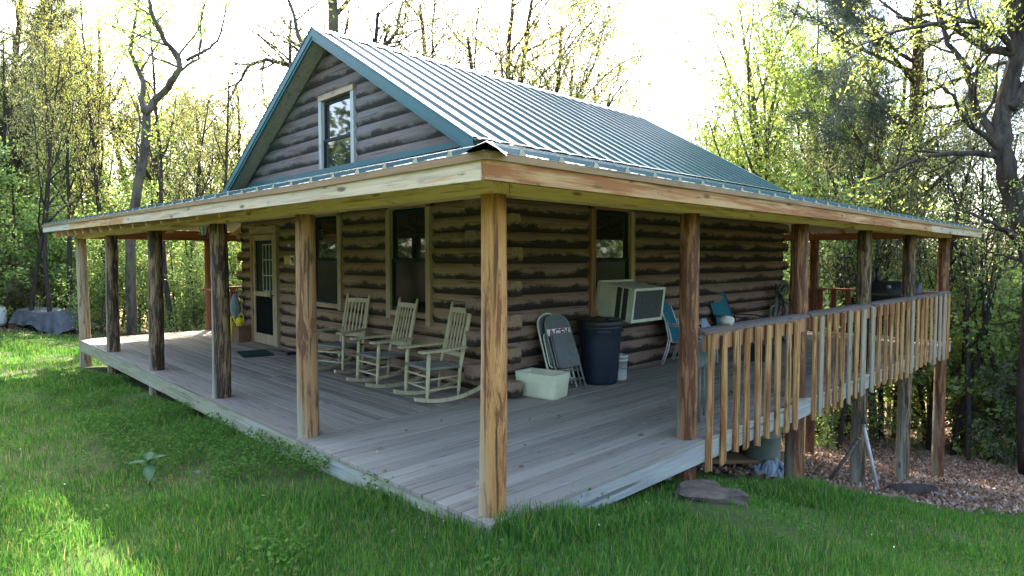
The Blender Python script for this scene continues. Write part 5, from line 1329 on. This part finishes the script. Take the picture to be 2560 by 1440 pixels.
# low weeds along the deck edge and in the lawn
g = np.random.default_rng(21); n = 7000
wx = np.concatenate([g.uniform(-1.3, -.12, 4500), g.uniform(-2.6, 2.5, 2500)]); wy = np.concatenate([g.uniform(.3, 9.5, 4500), g.uniform(-2.2, 5, 2500)])
k = (fastnoise(wx*2, wy*2, 11) > .05) & ~((wx > -.12) & (wy > -.12)); wx, wy = wx[k], wy[k]; n = len(wx)
rep = 6; px = np.repeat(wx, rep)+g.normal(0, .035, n*rep); py = np.repeat(wy, rep)+g.normal(0, .035, n*rep); pz = hgt(px, py)+g.uniform(.02, .17, n*rep)
dd = g.normal(0, 1, (n*rep, 3)); dd[:,2] = np.abs(dd[:,2])*.3
k = px < -.13
me = leaf_mesh('weeds', np.stack([px, py, pz], -1), dd, 0.03, M['weed'], .6, seed=8, droop=.0); tag(raw_obj('weeds', me), 'small broad leafed weeds mixed into the grass by the porch', 'weeds', kind='stuff')
# tiny white flowers
n = 130; fx = g.uniform(-2.6, 5, n); fy = g.uniform(-2.3, 5.5, n); k = ~((fx > -.2) & (fy > -.2)); fx, fy = fx[k], fy[k]; n = len(fx); fz = hgt(fx, fy)+g.uniform(.08, .17, n)
me = leaf_mesh('white_flowers', np.stack([fx, fy, fz], -1), g.normal(0, 1, (n, 3)), .010, M['flower'], .9, seed=3); tag(raw_obj('white_flowers', me), 'scattered tiny white wildflowers in the grass', 'flowers', kind='stuff')
# fallen leaves on the wooded slope, and a few on the lawn by the left end
n = 90000; d = g.uniform(7, 24, n); u = g.uniform(1650, 2900, n); lat = (u-1280)/1574.4*d
x = CAM.x+FW.x*d+RT.x*lat; y = CAM.y+FW.y*d+RT.y*lat; k = (x+np.minimum(1.4*y, .8)+.6*fastnoise(x*1.5, y*1.5) > 5.0); x, y = x[k], y[k]
n2 = 9000; x2 = g.uniform(-6, 10, n2); y2 = g.uniform(20, 26, n2); x = np.concatenate([x, x2]); y = np.concatenate([y, y2])
z = hgt(x, y)+g.uniform(.0, .035, len(x)); nd = 60; xd = g.uniform(-.05, 4.5, nd); yd = g.uniform(-.05, 2.3, nd)*g.uniform(0, 1, nd)**.6; x = np.concatenate([x, xd]); y = np.concatenate([y, yd]); z = np.concatenate([z, np.full(nd, .008)])
nl = 60; xl = g.uniform(-2.4, -.15, nl); yl = g.uniform(.3, 10, nl); x = np.concatenate([x, xl]); y = np.concatenate([y, yl]); z = np.concatenate([z, hgt(xl, yl)+.03])
dd = g.normal(0, 1, (len(x), 3)); dd[:,2] *= .25; dd[len(x)-nl-nd:len(x)-nl, 2] *= .1
siz = np.where(np.arange(len(x)) < len(x)-nl-nd, .065, .05)
me = leaf_mesh('fallen_leaves', np.stack([x, y, z], -1), dd, siz, M['litter'], .6, seed=4, droop=0); tag(raw_obj('fallen_leaves', me), 'brown fallen leaves covering the wooded slope', 'fallen leaves', kind='stuff')
# broad leaved weed standing in the lawn
t = thing('broadleaf_weed', 'single pale broad leaved weed standing in the grass', 'plant', (-1.24, 2.76, hz(-1.24, 2.76)))
mb = MB(); mb.tube([(0,0,0),(.01,0,.1),(0,.01,.2)], .006, 6); mb.build('stem', M['bigleaf'], t)
for k, (a, L, e, z) in enumerate([(20,.17,.3,.19),(140,.19,.2,.18),(255,.2,-.15,.17),(320,.13,.5,.2),(80,.12,.6,.2)]):
    mb = MB(); rws = []; a = R(a)
    for i in range(7):
        f = i/6; w = .042*math.sin(math.pi*min(1, f*.93+.05))**.8; r = L*f; zz = z+L*e*f-.28*L*f*f; 
        rws.append([(r*math.cos(a)-w*s*math.sin(a), r*math.sin(a)+w*s*math.cos(a), zz+abs(s)*.012) for s in (-1, 0, 1)])
    mb.sheet(rws, True); mb.build('leaf', M['bigleaf'], t)
bpy.data.orphans_purge(do_recursive=True) if False else None
